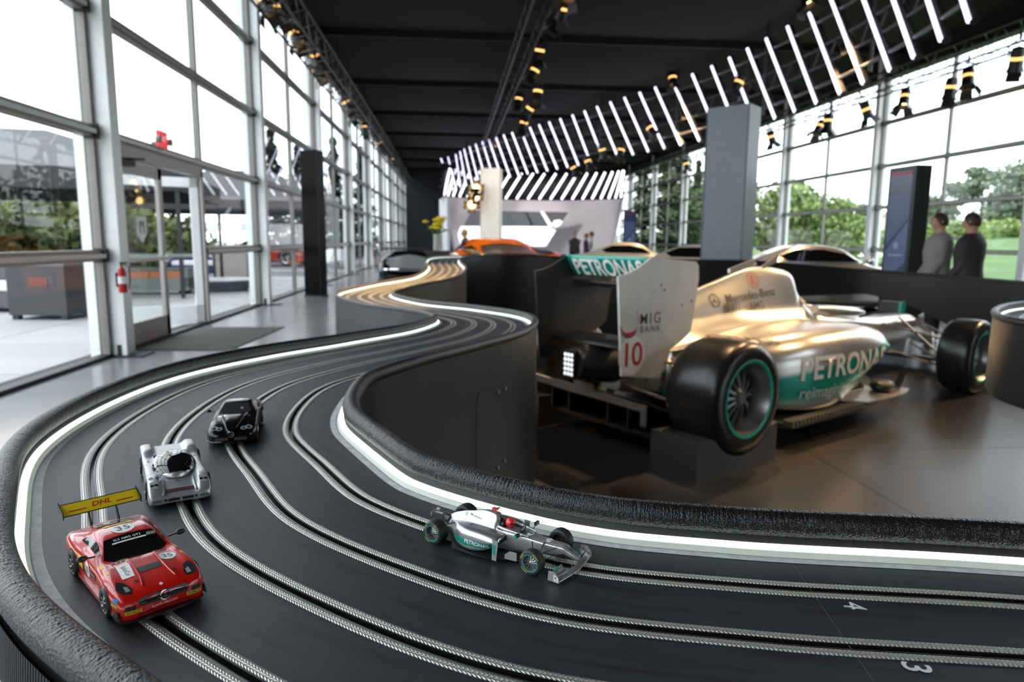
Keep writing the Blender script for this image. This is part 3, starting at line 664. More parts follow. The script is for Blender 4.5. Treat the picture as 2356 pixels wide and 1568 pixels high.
        T_ = MB(); T_.prism([(2.06, .18), (2.16, .18), (2.30, .36), (2.20, .37)], (0, -.78, 0), (1, 0, 0), (0, 0, 1), (0, 1, 0), .012); T_.ball((2.02, -.72, .23), (.11, .09, .05)); T_.build('turning_vane', M_carbon, root, 0)
    else:
        for s in (-1, 1):
            T_ = MB(); T_.prism([(1.96, .06), (2.10, .06), (2.16, .62), (1.98, .62)], (0, s*.80, 0), (1, 0, 0), (0, 0, 1), (0, 1, 0), .02); o = T_.build('pod_vane', sil, root, 0)
            T_ = MB(); T_.prism([(1.985, .22), (2.08, .22), (2.08, .50), (1.99, .50)], (0, s*.812, 0), (1, 0, 0), (0, 0, 1), (0, 1, 0), .006); T_.build('vane_panel', M_teal, o, 0)
            T_ = MB(); T_.prism([(2.25, .10), (2.62, .12), (2.62, .34), (2.40, .34), (2.25, .22)], (0, s*.62, 0), (1, 0, 0), (0, 0, 1), (0, 1, 0), .02); T_.build('barge_board', sil, root, 0)
    # suspension arms
    def arms(u, v0, zb, du, hub, nm='suspension_arm'):
        for s in (-1, 1):
            for a, z0, z1 in ((-du, zb+.22, hub[2]+.12), (du, zb+.20, hub[2]+.12), (-du, zb, hub[2]-.13), (du*.8, zb-.02, hub[2]-.13), (0, zb+.25, hub[2]-.10)):
                q = MB(); q.tube([(u+a, s*v0, z0), (hub[0]+a*.12, s*hub[1], z1)], .017, 6, sq=.5); q.build(nm, mat('dull_steel_arm', (.25, .22, .2), .35, .8) if big else M_carbon, root)
    arms(wb, .16, .37, .38, (wb, .64, .33)); arms(.1, .10, .40 if big else .30, .30, (0, .55, zr))
    # nose and front wing
    fw = MB(); ch = lambda y: .42+.10*abs(y)
    for j, (u0, z0, c0) in enumerate(((4.35, .115, .34), (4.20, .155, .20), (4.08, .205, .14))):
        fw.grid([[(u0+c0*t+.28*(1-(abs(y)/.9)**1.5)*(1 if j == 0 else .3), y, z0+.045*t*(1-t)*0-.05*t+.03*(1-t)**2+(.03 if abs(y) < .25 and j else 0)) for t in (0, .25, .5, .75, 1)] for y in np.linspace(-.88, .88, 25) if not (j and abs(y) < .22)] if j == 0 else [[(u0+c0*t, y, z0-.05*t+.03*(1-t)**2) for t in (0, .5, 1)] for y in np.linspace(-.88, -.28, 8)])
        if j: fw.grid([[(u0+c0*t, y, z0-.05*t+.03*(1-t)**2) for t in (0, .5, 1)] for y in np.linspace(.28, .88, 8)])
    fwo = fw.build('front_wing', sil, root, 60)
    fwo.modifiers.new('thick', 'SOLIDIFY').thickness = .014
    for s in (-1, 1):
        e = MB(); e.prism([(3.95, .05), (4.72, .04), (4.70, .16), (4.45, .30), (4.0, .30)], (0, s*.89, 0), (1, 0, 0), (0, 0, 1), (0, 1, 0), .02); e.build('wing_endplate', sil, root, 0)
        q = MB(); q.tube([(4.62, s*.09, .40), (4.60, s*.12, .26), (4.58, s*.13, .13)], .02, 6, sq=.4); q.build('nose_strut', sil, root)
        if not big:
            f = MB(); f.prism([(4.00, .10), (4.22, .08), (4.22, .24), (4.0, .32)], (0, s*.60, 0), (1, 0, 0), (0, 0, 1), (0, 1, 0), .02); f.build('wing_cascade', M_teal, root, 0)
    P_ = lambda u: 0. if not big else 1.
    dn = (0, 0, -1)
    if big:
        # rear wing
        ep = [(-.567, 1.122), (-.535, .75), (-.516, .538), (-.243, .498), (-.126, .534), (-.09, .66), (.05, .72), (.10, .762), (.155, 1.09), (.147, 1.17), (.12, 1.197), (-.295, 1.225), (-.345, 1.195), (-.43, 1.155), (-.50, 1.132)]
        for s in (-1, 1):
            e = MB(); e.prism(ep, (0, s*.375, 0), (1, 0, 0), (0, 0, 1), (0, 1, 0), .014)
            eo = e.build('rear_wing_endplate', mat('pale_grey_endplate', (.62, .62, .60), .38, .0) if s < 0 else M_carbon, root, 0)
            if s < 0:
                for u, z in ((-.20, 1.06), (-.17, 1.03), (.0, .93), (.09, .95), (-.14, .58), (-.11, .58)):
                    q = MB(); q.cyl((u, -.381, z), (u, -.386, z), .006, n=8); q.build('rivet', M_decd, eo)
                sd = dict(parent=eo); ax, az = (1, 0, 0), (0, 0, 1); y = -.3835
                decal('number_disc', poly_bm(circ(.112, 32, 0, 0, .118)), (-.437, y, .652), ax, az, M_decw, eo, dirn=(0, 1, 0))
                decal('race_number', text_bm('10', .20, .012, spacing=.9), (-.437, y-.0012, .652), ax, az, M_decr, eo, dirn=(0, 1, 0))
                decal('sponsor_text', text_bm('MIG', .092, .003, spacing=1.28), (-.285, y, .862), ax, az, M_decd, eo, dirn=(0, 1, 0))
                decal('sponsor_text', text_bm('BANK', .055, .003, spacing=1.4), (-.285, y, .800), ax, az, M_decd, eo, dirn=(0, 1, 0))
                b_ = bmesh.new(); n_ = 18; A = [b_.verts.new((.075*math.cos(t), .085*math.sin(t), 0)) for t in np.linspace(-2.9, .75, n_)]; B = [b_.verts.new((.075*math.cos(t)+.004, (.085-.022*math.sin(math.pi*i/(n_-1)))*math.sin(t)+.004, 0)) for i, t in enumerate(np.linspace(-2.9, .75, n_))]
                for i in range(n_-1): b_.faces.new((A[i], A[i+1], B[i+1], B[i]))
                decal('sponsor_swoosh', b_, (-.465, y, .852), ax, az, M_decr, eo, dirn=(0, 1, 0))
                b_ = bmesh.new(); A = [b_.verts.new((.082*math.cos(t), .092*math.sin(t), 0)) for t in np.linspace(-3.0, -.6, n_)]; B = [b_.verts.new((.077*math.cos(t), (.087-.006*math.sin(math.pi*i/(n_-1)))*math.sin(t), 0)) for i, t in enumerate(np.linspace(-3.0, -.6, n_))]
                for i in range(n_-1): b_.faces.new((A[i], A[i+1], B[i+1], B[i]))
                decal('sponsor_swoosh', b_, (-.467, y-.001, .850), ax, az, M_decd, eo, dirn=(0, 1, 0))
        fl_u = lambda t: -.66+.10*(1-t)**1.5+.0*t
        flap = MB(); flap.grid([[(-.30+.09*(1-t)**1.3, y, 1.085+.14*t) for t in np.linspace(0, 1, 6)] for y in np.linspace(-.367, .367, 9)]); fo = flap.build('rear_wing_flap', M_teal, root, 60); fm_ = fo.modifiers.new('t', 'SOLIDIFY'); fm_.thickness = .006; fm_.offset = 0
        mainp = MB(); mainp.grid([[(-.22+.34*t, y, 1.06-.035*math.sin(math.pi*t)+.0*t) for t in np.linspace(0, 1, 8)] for y in np.linspace(-.367, .367, 5)]); mo = mainp.build('rear_wing_plane', M_carbon, root, 60); mo.modifiers.new('t', 'SOLIDIFY').thickness = .02
        bm = text_bm('PETRONAS', .128, .020, spacing=.98)
        for v in bm.verts: v.co.x *= 1.0; v.co.y *= 1.12
        decal('wing_text', bm, (-.95, 0, 1.150), (0, -1, 0), (0, 0, 1), M_decw, fo, bvh_of(fo), (1, 0, 0), off=.014, step=.03)
        bw = MB(); bw.grid([[(-.40+.22*t, y, .68+.03*t) for t in (0, .5, 1)] for y in np.linspace(-.367, .367, 3)]); o = bw.build('beam_wing', M_carbon, root, 60); o.modifiers.new('t', 'SOLIDIFY').thickness = .02
        cs = MB(); cs.tube([(.0, 0, .52), (-.35, 0, .54), (-.56, 0, .56)], [.15, .12, .10], 14); cs.build('crash_structure', M_carbon, root)
        rl = MB(); rl.box((-.575, 0, .56), (.03, .10, .17)); ro = rl.build('rain_light', M_carbon, root, 0)
        for i in range(3):
            for j in range(5):
                q = MB(); q.ball((-.591, -.03+.03*i, .50+.03*j), (.006, .012, .012), 6, 8); q.build('led', M_lens, ro)
        df = MB(); df.grid([[(u, y, .17+(.24*((.15-u)/.6)**1.2 if u < .15 else 0)) for u in np.linspace(-.42, .3, 8)] for y in (-.5, 0, .5)]); o = df.build('diffuser', M_carbon, root, 60); o.modifiers.new('t', 'SOLIDIFY').thickness = .015
        for y in (-.35, -.18, .18, .35):
            q = MB(); q.prism([(-.42, .40), (.2, .17), (.2, .12), (-.42, .20)], (0, y, 0), (1, 0, 0), (0, 0, 1), (0, 1, 0), .01); q.build('diffuser_strake', M_carbon, root, 0)
        gb = MB(); gb.prism([(-.52, .36), (-.52, .26), (-.485, .26), (-.485, .325), (-.10, .335), (-.10, .375), (.06, .375), (.06, .335), (.485, .345), (.485, .29), (.52, .29), (.52, .385), (.06, .375), (-.10, .38)][:0] or [(-.52, .25), (-.478, .25), (-.478, .335), (-.08, .345), (.10, .345), (.478, .36), (.478, .27), (.52, .27), (.52, .405), (.10, .395), (.10, .435), (-.08, .43), (-.08, .39), (-.52, .375)], (-.445, 0, 0), (0, 1, 0), (0, 0, 1), (1, 0, 0), .012); gb.build('diffuser_gurney', M_grey, root, 0)
        # livery print
        y0, d_ = -1.2, (0, 1, 0); ax, az = (1, 0, 0), (0, 0, 1)
        bm = text_bm('PETRONAS', .215, .022, spacing=.98); decal('pod_text', bm, (1.36, y0, .475), ax, (0.02, 0, 1), M_decw, pods[0], bv, d_, off=.006, step=.05)
        decal('pod_slogan', text_bm('reimagining energy', .120, .001), (1.30, y0, .315), ax, az, mat('pale_print', (.60, .62, .60), .5), pods[0], bv, d_, off=.012, step=.05)
        decal('pod_text_small', text_bm('PETRONAS', .05, .005), (.62, y0, .66), ax, az, M_decd, pods[0], bv, d_, off=.006, step=.03)
        decal('cover_script', text_bm('Mercedes-Benz', .088, .002), (1.13, y0, .925), (1, 0, .08), az, M_decd, body, bv, d_, off=.004, step=.03)
        decal('cover_star', ring_bm(.040, .047, star=True), (.745, y0, .90), ax, az, M_decd, body, bv, d_, off=.004, step=.02)
        decal('cover_text', text_bm('AMG', .080, .008, spacing=.95), (1.15, y0, .845), (1, 0, .03), az, M_decd, body, bv, d_, off=.014, step=.02)
        for k_ in range(5): decal('cover_stripe', poly_bm([(0, -.03), (.026-.004*k_, -.03), (.046-.004*k_, .03), (.02, .03)]), (.80+.034*k_, y0, .845+.001*k_), ax, az, M_decd, body, bv, d_, off=.014, step=.02)
        decal('cover_ring', ring_bm(.052, .058), (1.20, y0, 1.035), ax, az, M_decr, body, bv, d_, off=.004)
        decal('cover_letter', text_bm('E', .085, .006), (1.20, y0, 1.035), ax, az, M_decr, body, bv, d_, off=.004)
    else:
        y0, d_ = -1.2, (0, 1, 0); ax, az = (1, 0, 0), (0, 0, 1); bv2 = bv
        g = MB(); g.tube([(-.02, 0, .42), (-.22, 0, .46)], [.17, .12], 12); g.build('gearbox', M_carbon, root)
        t = MB(); t.box((-.62, 0, .52), (.02, .34, .13)); t.box((-.46, .0, .54), (.30, .05, .03)); t.box((-.52, .06, .62), (.10, .06, .06)); t.build('wing_mount', mat('dull_white_plastic', (.4, .4, .4), .5), root, 0)
        for s in (-1, 1):
            yy, dd, xx = (s*1.2, (0, -s, 0), (1, 0, 0) if s < 0 else (-1, 0, 0))
            decal('pod_text', text_bm('PETRONAS', .16, .018, spacing=1.0), (1.42, yy, .345), xx, az, M_decw, pods[0 if s < 0 else 1], bv2, dd, off=.012, step=.06)
            decal('pod_slogan', text_bm('reimagining energy', .07, 0), (1.40, yy, .235), xx, az, mat('pale_print', (.45, .47, .46), .5), pods[0 if s < 0 else 1], bv2, dd, off=.012, step=.06)
            decal('cover_script', text_bm('Mercedes-Benz', .072, .002), (.98, yy, .80), xx, az, M_decd, body, bv2, dd, off=.01, step=.05)
            decal('cover_star', ring_bm(.04, .048, star=True), (.60, yy, .77), xx, az, M_decd, body, bv2, dd, off=.01)
            decal('cover_text', text_bm('SYNTIUM', .12, .006), (.80, s*1.03, 1.40), xx, (0, -s*.76, .65), M_decd, body, bv2, (0, -s*.65, -.76), off=.01, step=.05)
        decal('endplate_panel', poly_bm([(0, 0), (.30, 0), (.30, .12), (0, .18)]), (4.36, -.901, .06), ax, az, M_decw, root, dirn=(0, 1, 0))
        decal('endplate_text', text_bm('MIG', .10, .006), (4.50, -.903, .155), ax, az, M_decd, root, dirn=(0, 1, 0)); decal('endplate_text', text_bm('BANK', .05, .005, spacing=1.3), (4.50, -.903, .09), ax, az, M_decd, root, dirn=(0, 1, 0))
        for (u, v, s, t_, m_) in ((3.25, 0, .17, '7', M_decd),):
            decal('number_disc', poly_bm(circ(.11, 20, 0, 0, .09)), (u, v, 1.3), (0, -1, 0), (1, 0, 0), M_decw, body, bv2, dn, off=.008); decal('race_number', text_bm(t_, s, .01), (u, v, 1.3), (0, -1, 0), (1, 0, 0), m_, body, bv2, dn, off=.014)
        decal('nose_disc', poly_bm(circ(.13, 20, 0, 0, .08)), (2.66, 0, 1.3), (0, -1, 0), (1, 0, 0), M_decw, body, bv2, dn, off=.008); decal('nose_spot', poly_bm(circ(.05, 16)), (2.66, .03, 1.3), (0, -1, 0), (1, 0, 0), M_teal, body, bv2, dn, off=.014)
        for q_, mm in ((4.28, M_decr), (4.36, M_decd), (4.46, M_decd)): decal('nose_mark', poly_bm(rect(.10, .05)), (q_, 0, 1.3), (0, -1, 0), (1, 0, 0), mm, body, bv2, dn, off=.008)
        decal('nose_star', ring_bm(.035, .042, star=True), (4.70, 0, 1.3), (0, -1, 0), (1, 0, 0), M_decd, body, bv2, dn, off=.008)
        for q_ in (1.72, 1.80, 1.88): decal('pod_vent', poly_bm(rect(.05, .05)), (q_-.05, -.45, 1.3), (1, 0, 0), (0, 1, 0), M_decd, pods[0], bv2, dn, off=.01)
def squeeze(root, a, k):
    done = set()
    def walk(o):
        for c in o.children:
            if c.type == 'MESH' and c.data.name not in done:
                done.add(c.data.name)
                for v in c.data.vertices:
                    if v.co.x > a: v.co.x = a+(v.co.x-a)*k
            walk(c)
    walk(root)
A_F1 = R(32); U1 = np.array([math.cos(A_F1), math.sin(A_F1), 0]); V1 = np.array([-math.sin(A_F1), math.cos(A_F1), 0])
O_F1 = np.array([1.70, 3.68, 0])+.9*V1
f1 = empty('formula_racing_car', O_F1, A_F1); tag(f1, 'full size silver and teal open wheel racing car raised on dark blocks', 'racing car')
build_f1(f1, True)
squeeze(f1, 3.9, .75)
# the blocks under the rear wheels
M_block = mat('dark_grey_block', (.045, .045, .047), .5)
def block(v0, v1, lab):
    b = MB(); r = .345; poly = [(-.40, 0), (.36, 0), (.36, .235)]+[(.02+r*math.sin(t), .43-r*math.cos(t)) for t in np.linspace(.93, -.93, 9)]+[(-.40, .235)]
    b.prism(poly, tuple(O_F1*0+V1*0)+() if False else (0, 0, 0), (1, 0, 0), (0, 0, 1), (0, 1, 0), abs(v1-v0)); o = b.build('wheel_block', M_block, None, 0)
    P = O_F1+V1*(v0+v1)/2; o.location = (P[0], P[1], 0); o.rotation_euler.z = A_F1; tag(o, lab, 'block', 'blocks under the rear wheels')
block(-.86, -.52, 'dark grey block under the near rear wheel of the racing car'); block(.52, .86, 'dark grey block under the far rear wheel of the racing car')
# the slot racing car on lane four
hd = R(-38); zt = 1.0709; ks = 1/33.7
rx = pz(993, 1227, zt+.0098); lx = np.array([-math.sin(hd), math.cos(hd), 0])
s1 = rx+lx*.9*ks
sf = empty('slot_racing_car', (s1[0], s1[1], zt), hd, ks); tag(sf, 'small silver and teal open wheel slot car with a red helmet', 'slot car', 'slot cars on the track')
build_f1(sf, False)
squeeze(sf, 3.54, .42)
# ================================================================ closed cars: slot cars and the show cars behind
M_chrome = mat('bright_chrome', (.75, .75, .76), .12, 1.)
M_wglass = mat('smoked_car_glass', (.006, .006, .007), .06, coat=.3)
M_lampg = mat('clear_lamp_glass', (.55, .56, .58), .1, .4, coat=1.)
M_lampd = mat('dark_lamp_glass', (.03, .032, .035), .08, coat=1.)
M_redp = mat('red_car_paint', (.56, .008, .004), .30, coat=.7, var=.03)
M_blackp = mat('black_car_paint', (.004, .004, .005), .16, coat=.0, spec=.4, var=.03)
M_c9p = mat('silver_prototype_paint', (.45, .46, .48), .36, .65, var=.03)
M_bluep = mat('blue_print', (.01, .22, .5), .4)

def st_car(x, zt, wt, zb, wb, wm, zl): return (x, [(0, zt), (wt*.6, zt-.006), (wt, zt-.035), (wb, zb), (wm, zb-.13 if zb > .55 else zb*.8), (wm, max(zl+.08, .36)), (wm-.03, zl), (0, zl)])
def road_wheel(parent, c, r, w, side, mt, spokes=10, rimr=None):
    h = w/2; q = rimr or r*.72
    t = MB(); t.lathe([(q, -h), (r*.9, -h), (r, -h*.7), (r, h*.7), (r*.9, h), (q, h)], c, 'y', 30); o = t.build('wheel', M_tyresm, parent, 50); y = side*h
    b = MB(); b.lathe([(q, y), (q*.93, y*.96), (q*.90, y*.4), (0, y*.35)], c, 'y', 28)
    for k in range(spokes):
        a = 2*math.pi*k/spokes; b.tube([(c[0], c[1]+y*.85, c[2]), (c[0]+q*.92*math.sin(a), c[1]+y*.8, c[2]+q*.92*math.cos(a))], .022, 5)
    b.lathe([(0, y*.97), (.05, y*.95), (.055, y*.7)], c, 'y', 12); b.build('rim', mt, o, 40)
def arch(parent, bv, x, z, r, side, m=None):
    poly = [(r*math.cos(t), r*math.sin(t)) for t in np.linspace(-.35, math.pi+.35, 22)]
    decal('wheel_arch', poly_bm(poly), (x, side*1.6, z), (side*-1, 0, 0), (0, 0, 1), m or M_blk, parent, bv, (0, -side, 0), off=.006, step=.2)
def side_window(parent, bv, poly, m=None, off=.008, nm='side_window'):
    for s in (-1, 1):
        bm = poly_bm([(x*(-s), z) for x, z in poly]); decal(nm, bm, (0, s*1.7, 0), (-s, 0, 0), (0, 0, 1), m or M_wglass, parent, bv, (0, -s, 0), off=off, step=.12)
def top_patch(nm, parent, bv, poly, m, off=.008, step=.12, z=2.2): return decal(nm, poly_bm(poly), (0, 0, z), (1, 0, 0), (0, 1, 0), m, parent, bv, (0, 0, -1), off=off, step=step)
def front_patch(nm, parent, bv, poly, m, off=.008, step=.1, x=3.2): return decal(nm, poly_bm(poly), (x, 0, 0), (0, 1, 0), (0, 0, 1), m, parent, bv, (-1, 0, 0), off=off, step=step)
def top_text(nm, parent, bv, s, size, x, y, m, rot=0., off=.012, bold=.004, step=.08, spacing=1., shear=0.):
    # reads upright for someone looking at the car's nose
    ex = (math.sin(rot), math.cos(rot), 0); ey = (-math.cos(rot), math.sin(rot), 0)
    return decal(nm, text_bm(s, size, bold, shear, spacing), (x, y, 2.2), ex, ey, m, parent, bv, (0, 0, -1), off=off, step=step)
def front_text(nm, parent, bv, s, size, y, z, m, off=.012, bold=.004, shear=0., spacing=1.): return decal(nm, text_bm(s, size, bold, shear, spacing), (3.2, y, z), (0, 1, 0), (0, 0, 1), m, parent, bv, (-1, 0, 0), off=off, step=.08)
def side_text(nm, parent, bv, s, size, x, z, side, m, off=.012, bold=.004, spacing=1.): return decal(nm, text_bm(s, size, bold, 0, spacing), (x, side*1.7, z), (-side, 0, 0), (0, 0, 1), m, parent, bv, (0, -side, 0), off=off, step=.08)

# ---------------------------------------------------------------- red gran turismo slot car
KS = 1/34.8
hd_r = R(-49.5); c_r = np.array([-.2350, .4945])
red = empty('slot_car', (c_r[0], c_r[1], zt), hd_r, KS); tag(red, 'red slot car with a tall yellow rear wing and 35 discs', 'slot car', 'slot cars on the track')
body = loft([st_car(*a) for a in ((2.33, .55, .40, .50, .60, .70, .20), (2.26, .64, .52, .58, .80, .87, .13), (2.05, .73, .60, .69, .88, .95, .10), (1.47, .84, .62, .82, .86, .995, .10), (.95, .885, .60, .86, .83, .965, .10),
      (.52, .92, .62, .87, .83, .945, .10), (.10, 1.09, .62, .91, .82, .94, .10), (-.25, 1.185, .59, .93, .81, .94, .10), (-.65, 1.215, .57, .94, .81, .95, .10), (-1.05, 1.18, .55, .95, .86, .985, .10), (-1.5, 1.07, .55, .95, .89, .995, .10),
      (-1.9, .95, .60, .91, .86, .97, .12), (-2.2, .87, .60, .82, .80, .92, .20), (-2.3, .80, .55, .72, .70, .84, .28))], 6, nv=4).build('body', M_redp, red, 60)
bv = bvh_of(body)
top_patch('windscreen', red, bv, [(.66, -.52), (.72, -.25), (.74, 0), (.72, .25), (.66, .52), (.46, .72), (-.14, .55), (-.18, .25), (-.19, 0), (-.18, -.25), (-.14, -.55), (.46, -.72)], M_wglass)
top_patch('rear_window', red, bv, [(-1.05, -.46), (-1.05, .46), (-1.62, .44), (-1.62, -.44)], M_wglass)
side_window(red, bv, [(.28, .945), (-.10, 1.075), (-.45, 1.12), (-.85, 1.10), (-1.02, .985), (-.75, .965)])
for s in (-1, 1):
    road_wheel(red, (1.47, s*.895, .34), .345, .30, s, M_chrome); road_wheel(red, (-1.21, s*.90, .345), .35, .32, s, M_chrome)
    arch(red, bv, 1.47, .34, .40, s); arch(red, bv, -1.21, .345, .405, s)
    m = MB(); m.tube([(.22, s*.84, .97), (.26, s*1.03, 1.00)], .022, 6); m.ball((.27, s*1.13, 1.02), (.075, .13, .075), 8, 12); m.build('mirror', M_blk, red)
    top_patch('headlamp', red, bv, [(1.62, s*.80), (1.70, s*.66), (2.02, s*.56), (2.14, s*.62), (2.12, s*.80), (1.9, s*.87)], M_lampd)
    top_patch('lamp_glass', red, bv, [(1.86, s*.72), (1.9, s*.64), (2.06, s*.62), (2.07, s*.72)], M_lampg, off=.014)
    m = MB(); m.prism([(2.0, .16), (2.30, .16), (2.20, .34), (2.02, .36)], (0, s*.955, 0), (1, 0, 0), (0, 0, 1), (0, 1, 0), .03); m.prism([(1.98, .93), (2.26, .86), (2.24, .99), (2.06, 1.01)], (0, 0, .26), (1, 0, 0), (0, s, 0), (0, 0, 1), .03); m.build('dive_plane', M_blk, red, 0)
    front_patch('bumper_vent', red, bv, [(s*.62, .36), (s*.82, .36), (s*.82, .46), (s*.60, .46)], M_blk)
    for k_ in range(3): top_patch('bonnet_louvre', red, bv, [(.72-.02*k_, s*(.34+.10*k_)), (.80-.02*k_, s*(.34+.10*k_)), (.80-.02*k_, s*(.42+.10*k_)), (.72-.02*k_, s*(.42+.10*k_))], M_blk)
    top_patch('bonnet_pin', red, bv, circ(.045, 12, 1.80, s*.42), M_blk)
    side_text('door_text', red, bv, 'DUNLOP', .17, -.62, .42, s, M_decd, bold=.01)
    decal('door_disc', poly_bm(circ(.19, 24)), (-.05, s*1.7, .58), (-s, 0, 0), (0, 0, 1), M_decw, red, bv, (0, -s, 0), off=.010, step=.1); side_text('door_number', red, bv, '35', .26, -.05, .58, s, M_decd, off=.016, bold=.0)
    decal('flank_panel', poly_bm(rect(.30, .34)), (-.62, s*1.7, .60), (-s, 0, 0), (0, 0, 1), M_yel, red, bv, (0, -s, 0), off=.010, step=.1); side_text('flank_text', red, bv, 'DUNLOP', .07, -.62, .62, s, M_decd, off=.016, bold=.01)
    decal('sill_panel', poly_bm(rect(.42, .13)), (.45, s*1.7, .60), (-s, 0, 0), (0, 0, 1), M_blk, red, bv, (0, -s, 0), off=.010, step=.1); side_text('sill_text', red, bv, 'SLS AMG GT3', .065, .45, .62, s, M_decw, off=.016)
    decal('corner_panel', poly_bm(rect(.24, .075)), (2.02, s*1.7, .46), (-s, 0, 0), (0, 0, 1), M_yel, red, bv, (0, -s, 0), off=.010, step=.1); side_text('corner_text', red, bv, 'DUNLOP', .055, 2.02, .46, s, M_decd, off=.016)
    decal('lamp_badge', poly_bm(rect(.17, .10)), (2.06, s*1.7, .575), (-s, 0, 0), (0, 0, 1), M_bluep, red, bv, (0, -s, 0), off=.010, step=.1)
    top_patch('shoulder_badge', red, bv, [(1.05, s*.80), (1.20, s*.80), (1.20, s*.86), (1.05, s*.86)], M_yel); top_patch('shoulder_badge', red, bv, [(.58, s*.80), (.80, s*.80), (.80, s*.87), (.58, s*.87)], M_yel)
front_patch('grille', red, bv, [(-.50, .40), (-.56, .50), (-.50, .575), (0, .60), (.50, .575), (.56, .50), (.50, .40), (0, .385)], M_blk)
g = MB(); g.tube([(2.37, -.50, .50), (2.42, 0, .505), (2.37, .50, .50)], .022, 6); g.build('grille_bar', M_chrome, red)
decal('grille_star', ring_bm(.095, .115, star=True), (2.41, 0, .515), (0, 1, 0), (0, 0, 1), M_chrome, red, thick=.02)
sp = MB(); sp.prism([(1.9, -.97), (2.25, -.90), (2.40, -.5), (2.45, 0), (2.40, .5), (2.25, .90), (1.9, .97), (1.9, .5), (1.9, -.5)], (0, 0, .10), (1, 0, 0), (0, 1, 0), (0, 0, 1), .05); sp.build('splitter', M_blk, red, 0)
front_patch('lower_grille', red, bv, [(-.62, .12), (.62, .12), (.54, .235), (-.54, .235)], M_blk)
for y, w_ in ((-.66, .34), (.66, .34)):
    front_patch('bumper_panel', red, bv, rect(w_, .085, y, .315), M_yel, off=.010); front_text('bumper_text', red, bv, 'DUNLOP', .075, y, .315, M_decd, bold=.014, shear=.2, off=.018)
front_text('nose_text', red, bv, 'BLACK  FALCON', .075, 0, .30, M_decw, off=.014, bold=.0)
top_patch('bonnet_badge', red, bv, circ(.04, 14, 2.16, 0), M_decw)
top_patch('bonnet_vent', red, bv, [(1.30, -.26), (1.30, .26), (1.55, .24), (1.55, -.24)], M_carbon)
for s in (-1, 1):
    r_ = MB(); r_.tube([(.80, s*.30, .915), (1.3, s*.29, .89), (1.75, s*.31, .83), (2.05, s*.36, .755)], .022, 6); r_.build('bonnet_ridge', M_redp, red)
top_patch('roof_disc', red, bv, circ(.27, 28, -.52, 0, .27), M_decw, off=.010); top_text('roof_number', red, bv, '35', .36, -.52, 0, M_decd, off=.016, bold=-.004)
top_patch('roof_panel', red, bv, [(-.98, -.34), (-.98, .34), (-.84, .34), (-.84, -.34)], M_yel, off=.010); top_text('roof_text', red, bv, 'DUNLOP', .11, -.91, 0, M_decd, off=.016, bold=.006)
top_patch('bonnet_disc', red, bv, circ(.20, 24, 1.12, .50, .20), M_decw, off=.010); top_text('bonnet_number', red, bv, '35', .27, 1.12, .50, M_decd, off=.016, bold=-.004)
top_patch('bonnet_plate', red, bv, [(.92, -.60), (.95, -.32), (1.60, -.38), (1.58, -.64)], M_decw, off=.010)
top_text('plate_text', red, bv, 'folioCar', .155, 1.26, -.48, M_decd, rot=R(90), off=.016, bold=-.006, shear=.25)
top_text('screen_text', red, bv, 'SLS AMG GT3', .105, -.02, -.05, M_decw, off=.018, bold=.004); top_patch('screen_strip', red, bv, [(.06, -.42), (.06, .36), (.11, .36), (.11, -.42)], M_decw, off=.016)
for k_ in range(6): top_patch('screen_stripe', red, bv, [(.09, .38+.035*k_), (-.03, .40+.035*k_), (-.03, .415+.035*k_), (.09, .395+.035*k_)], M_decw, off=.018)
wg = MB(); rows = []
for y in np.linspace(-.94, .94, 9): rows.append([(-2.50, y, 1.50), (-2.36, y, 1.40), (-2.22, y, 1.28), (-2.20, y, 1.25), (-2.38, y, 1.35), (-2.52, y, 1.46)])
wg.grid(rows, cv=True); wgo = wg.build('rear_wing', M_yel, red, 50)
for s in (-1, 1):
    e = MB(); e.prism([(-2.60, 1.22), (-2.14, 1.20), (-2.14, 1.40), (-2.60, 1.56)], (0, s*.955, 0), (1, 0, 0), (0, 0, 1), (0, 1, 0), .025); e.build('wing_endplate', M_blk, wgo, 0)
    e = MB(); e.prism([(-2.20, .84), (-2.02, .90), (-2.30, 1.32), (-2.40, 1.36)], (0, s*.34, 0), (1, 0, 0), (0, 0, 1), (0, 1, 0), .03); e.build('wing_strut', M_blk, red, 0)
for z_, x_ in ((1.505, -2.51), (1.265, -2.205)):
    e = MB(); e.tube([(x_, -.95, z_), (x_, .95, z_)], .014, 5); e.build('wing_edge', M_blk, wgo)
bvw = bvh_of(wgo)
decal('wing_text', text_bm('DHL', .20, .014, .25, 1.02), (-2.355, 0, 2.5), (0, 1.25, 0), (-.85, 0, 0), M_decr, wgo, bvw, (0, 0, -1), off=.006)
for s in (-1, 1): decal('wing_line', poly_bm(rect(.42, .025)), (-2.30, s*.58, 2.5), (0, 1, 0), (-1, 0, 0), M_decr, wgo, bvw, (0, 0, -1), off=.006)
sk_ = MB()
for s in (-1, 1): sk_.box((.1, s*.955, .17), (2.0, .07, .10))
sk_.build('side_skirt', M_redp, red, 0)
ch_ = MB(); ch_.box((0, 0, .10), (4.1, 1.7, .06)); ch_.box((1.9, 0, .02), (.5, .05, .18)); ch_.build('chassis', M_blk, red, 0)

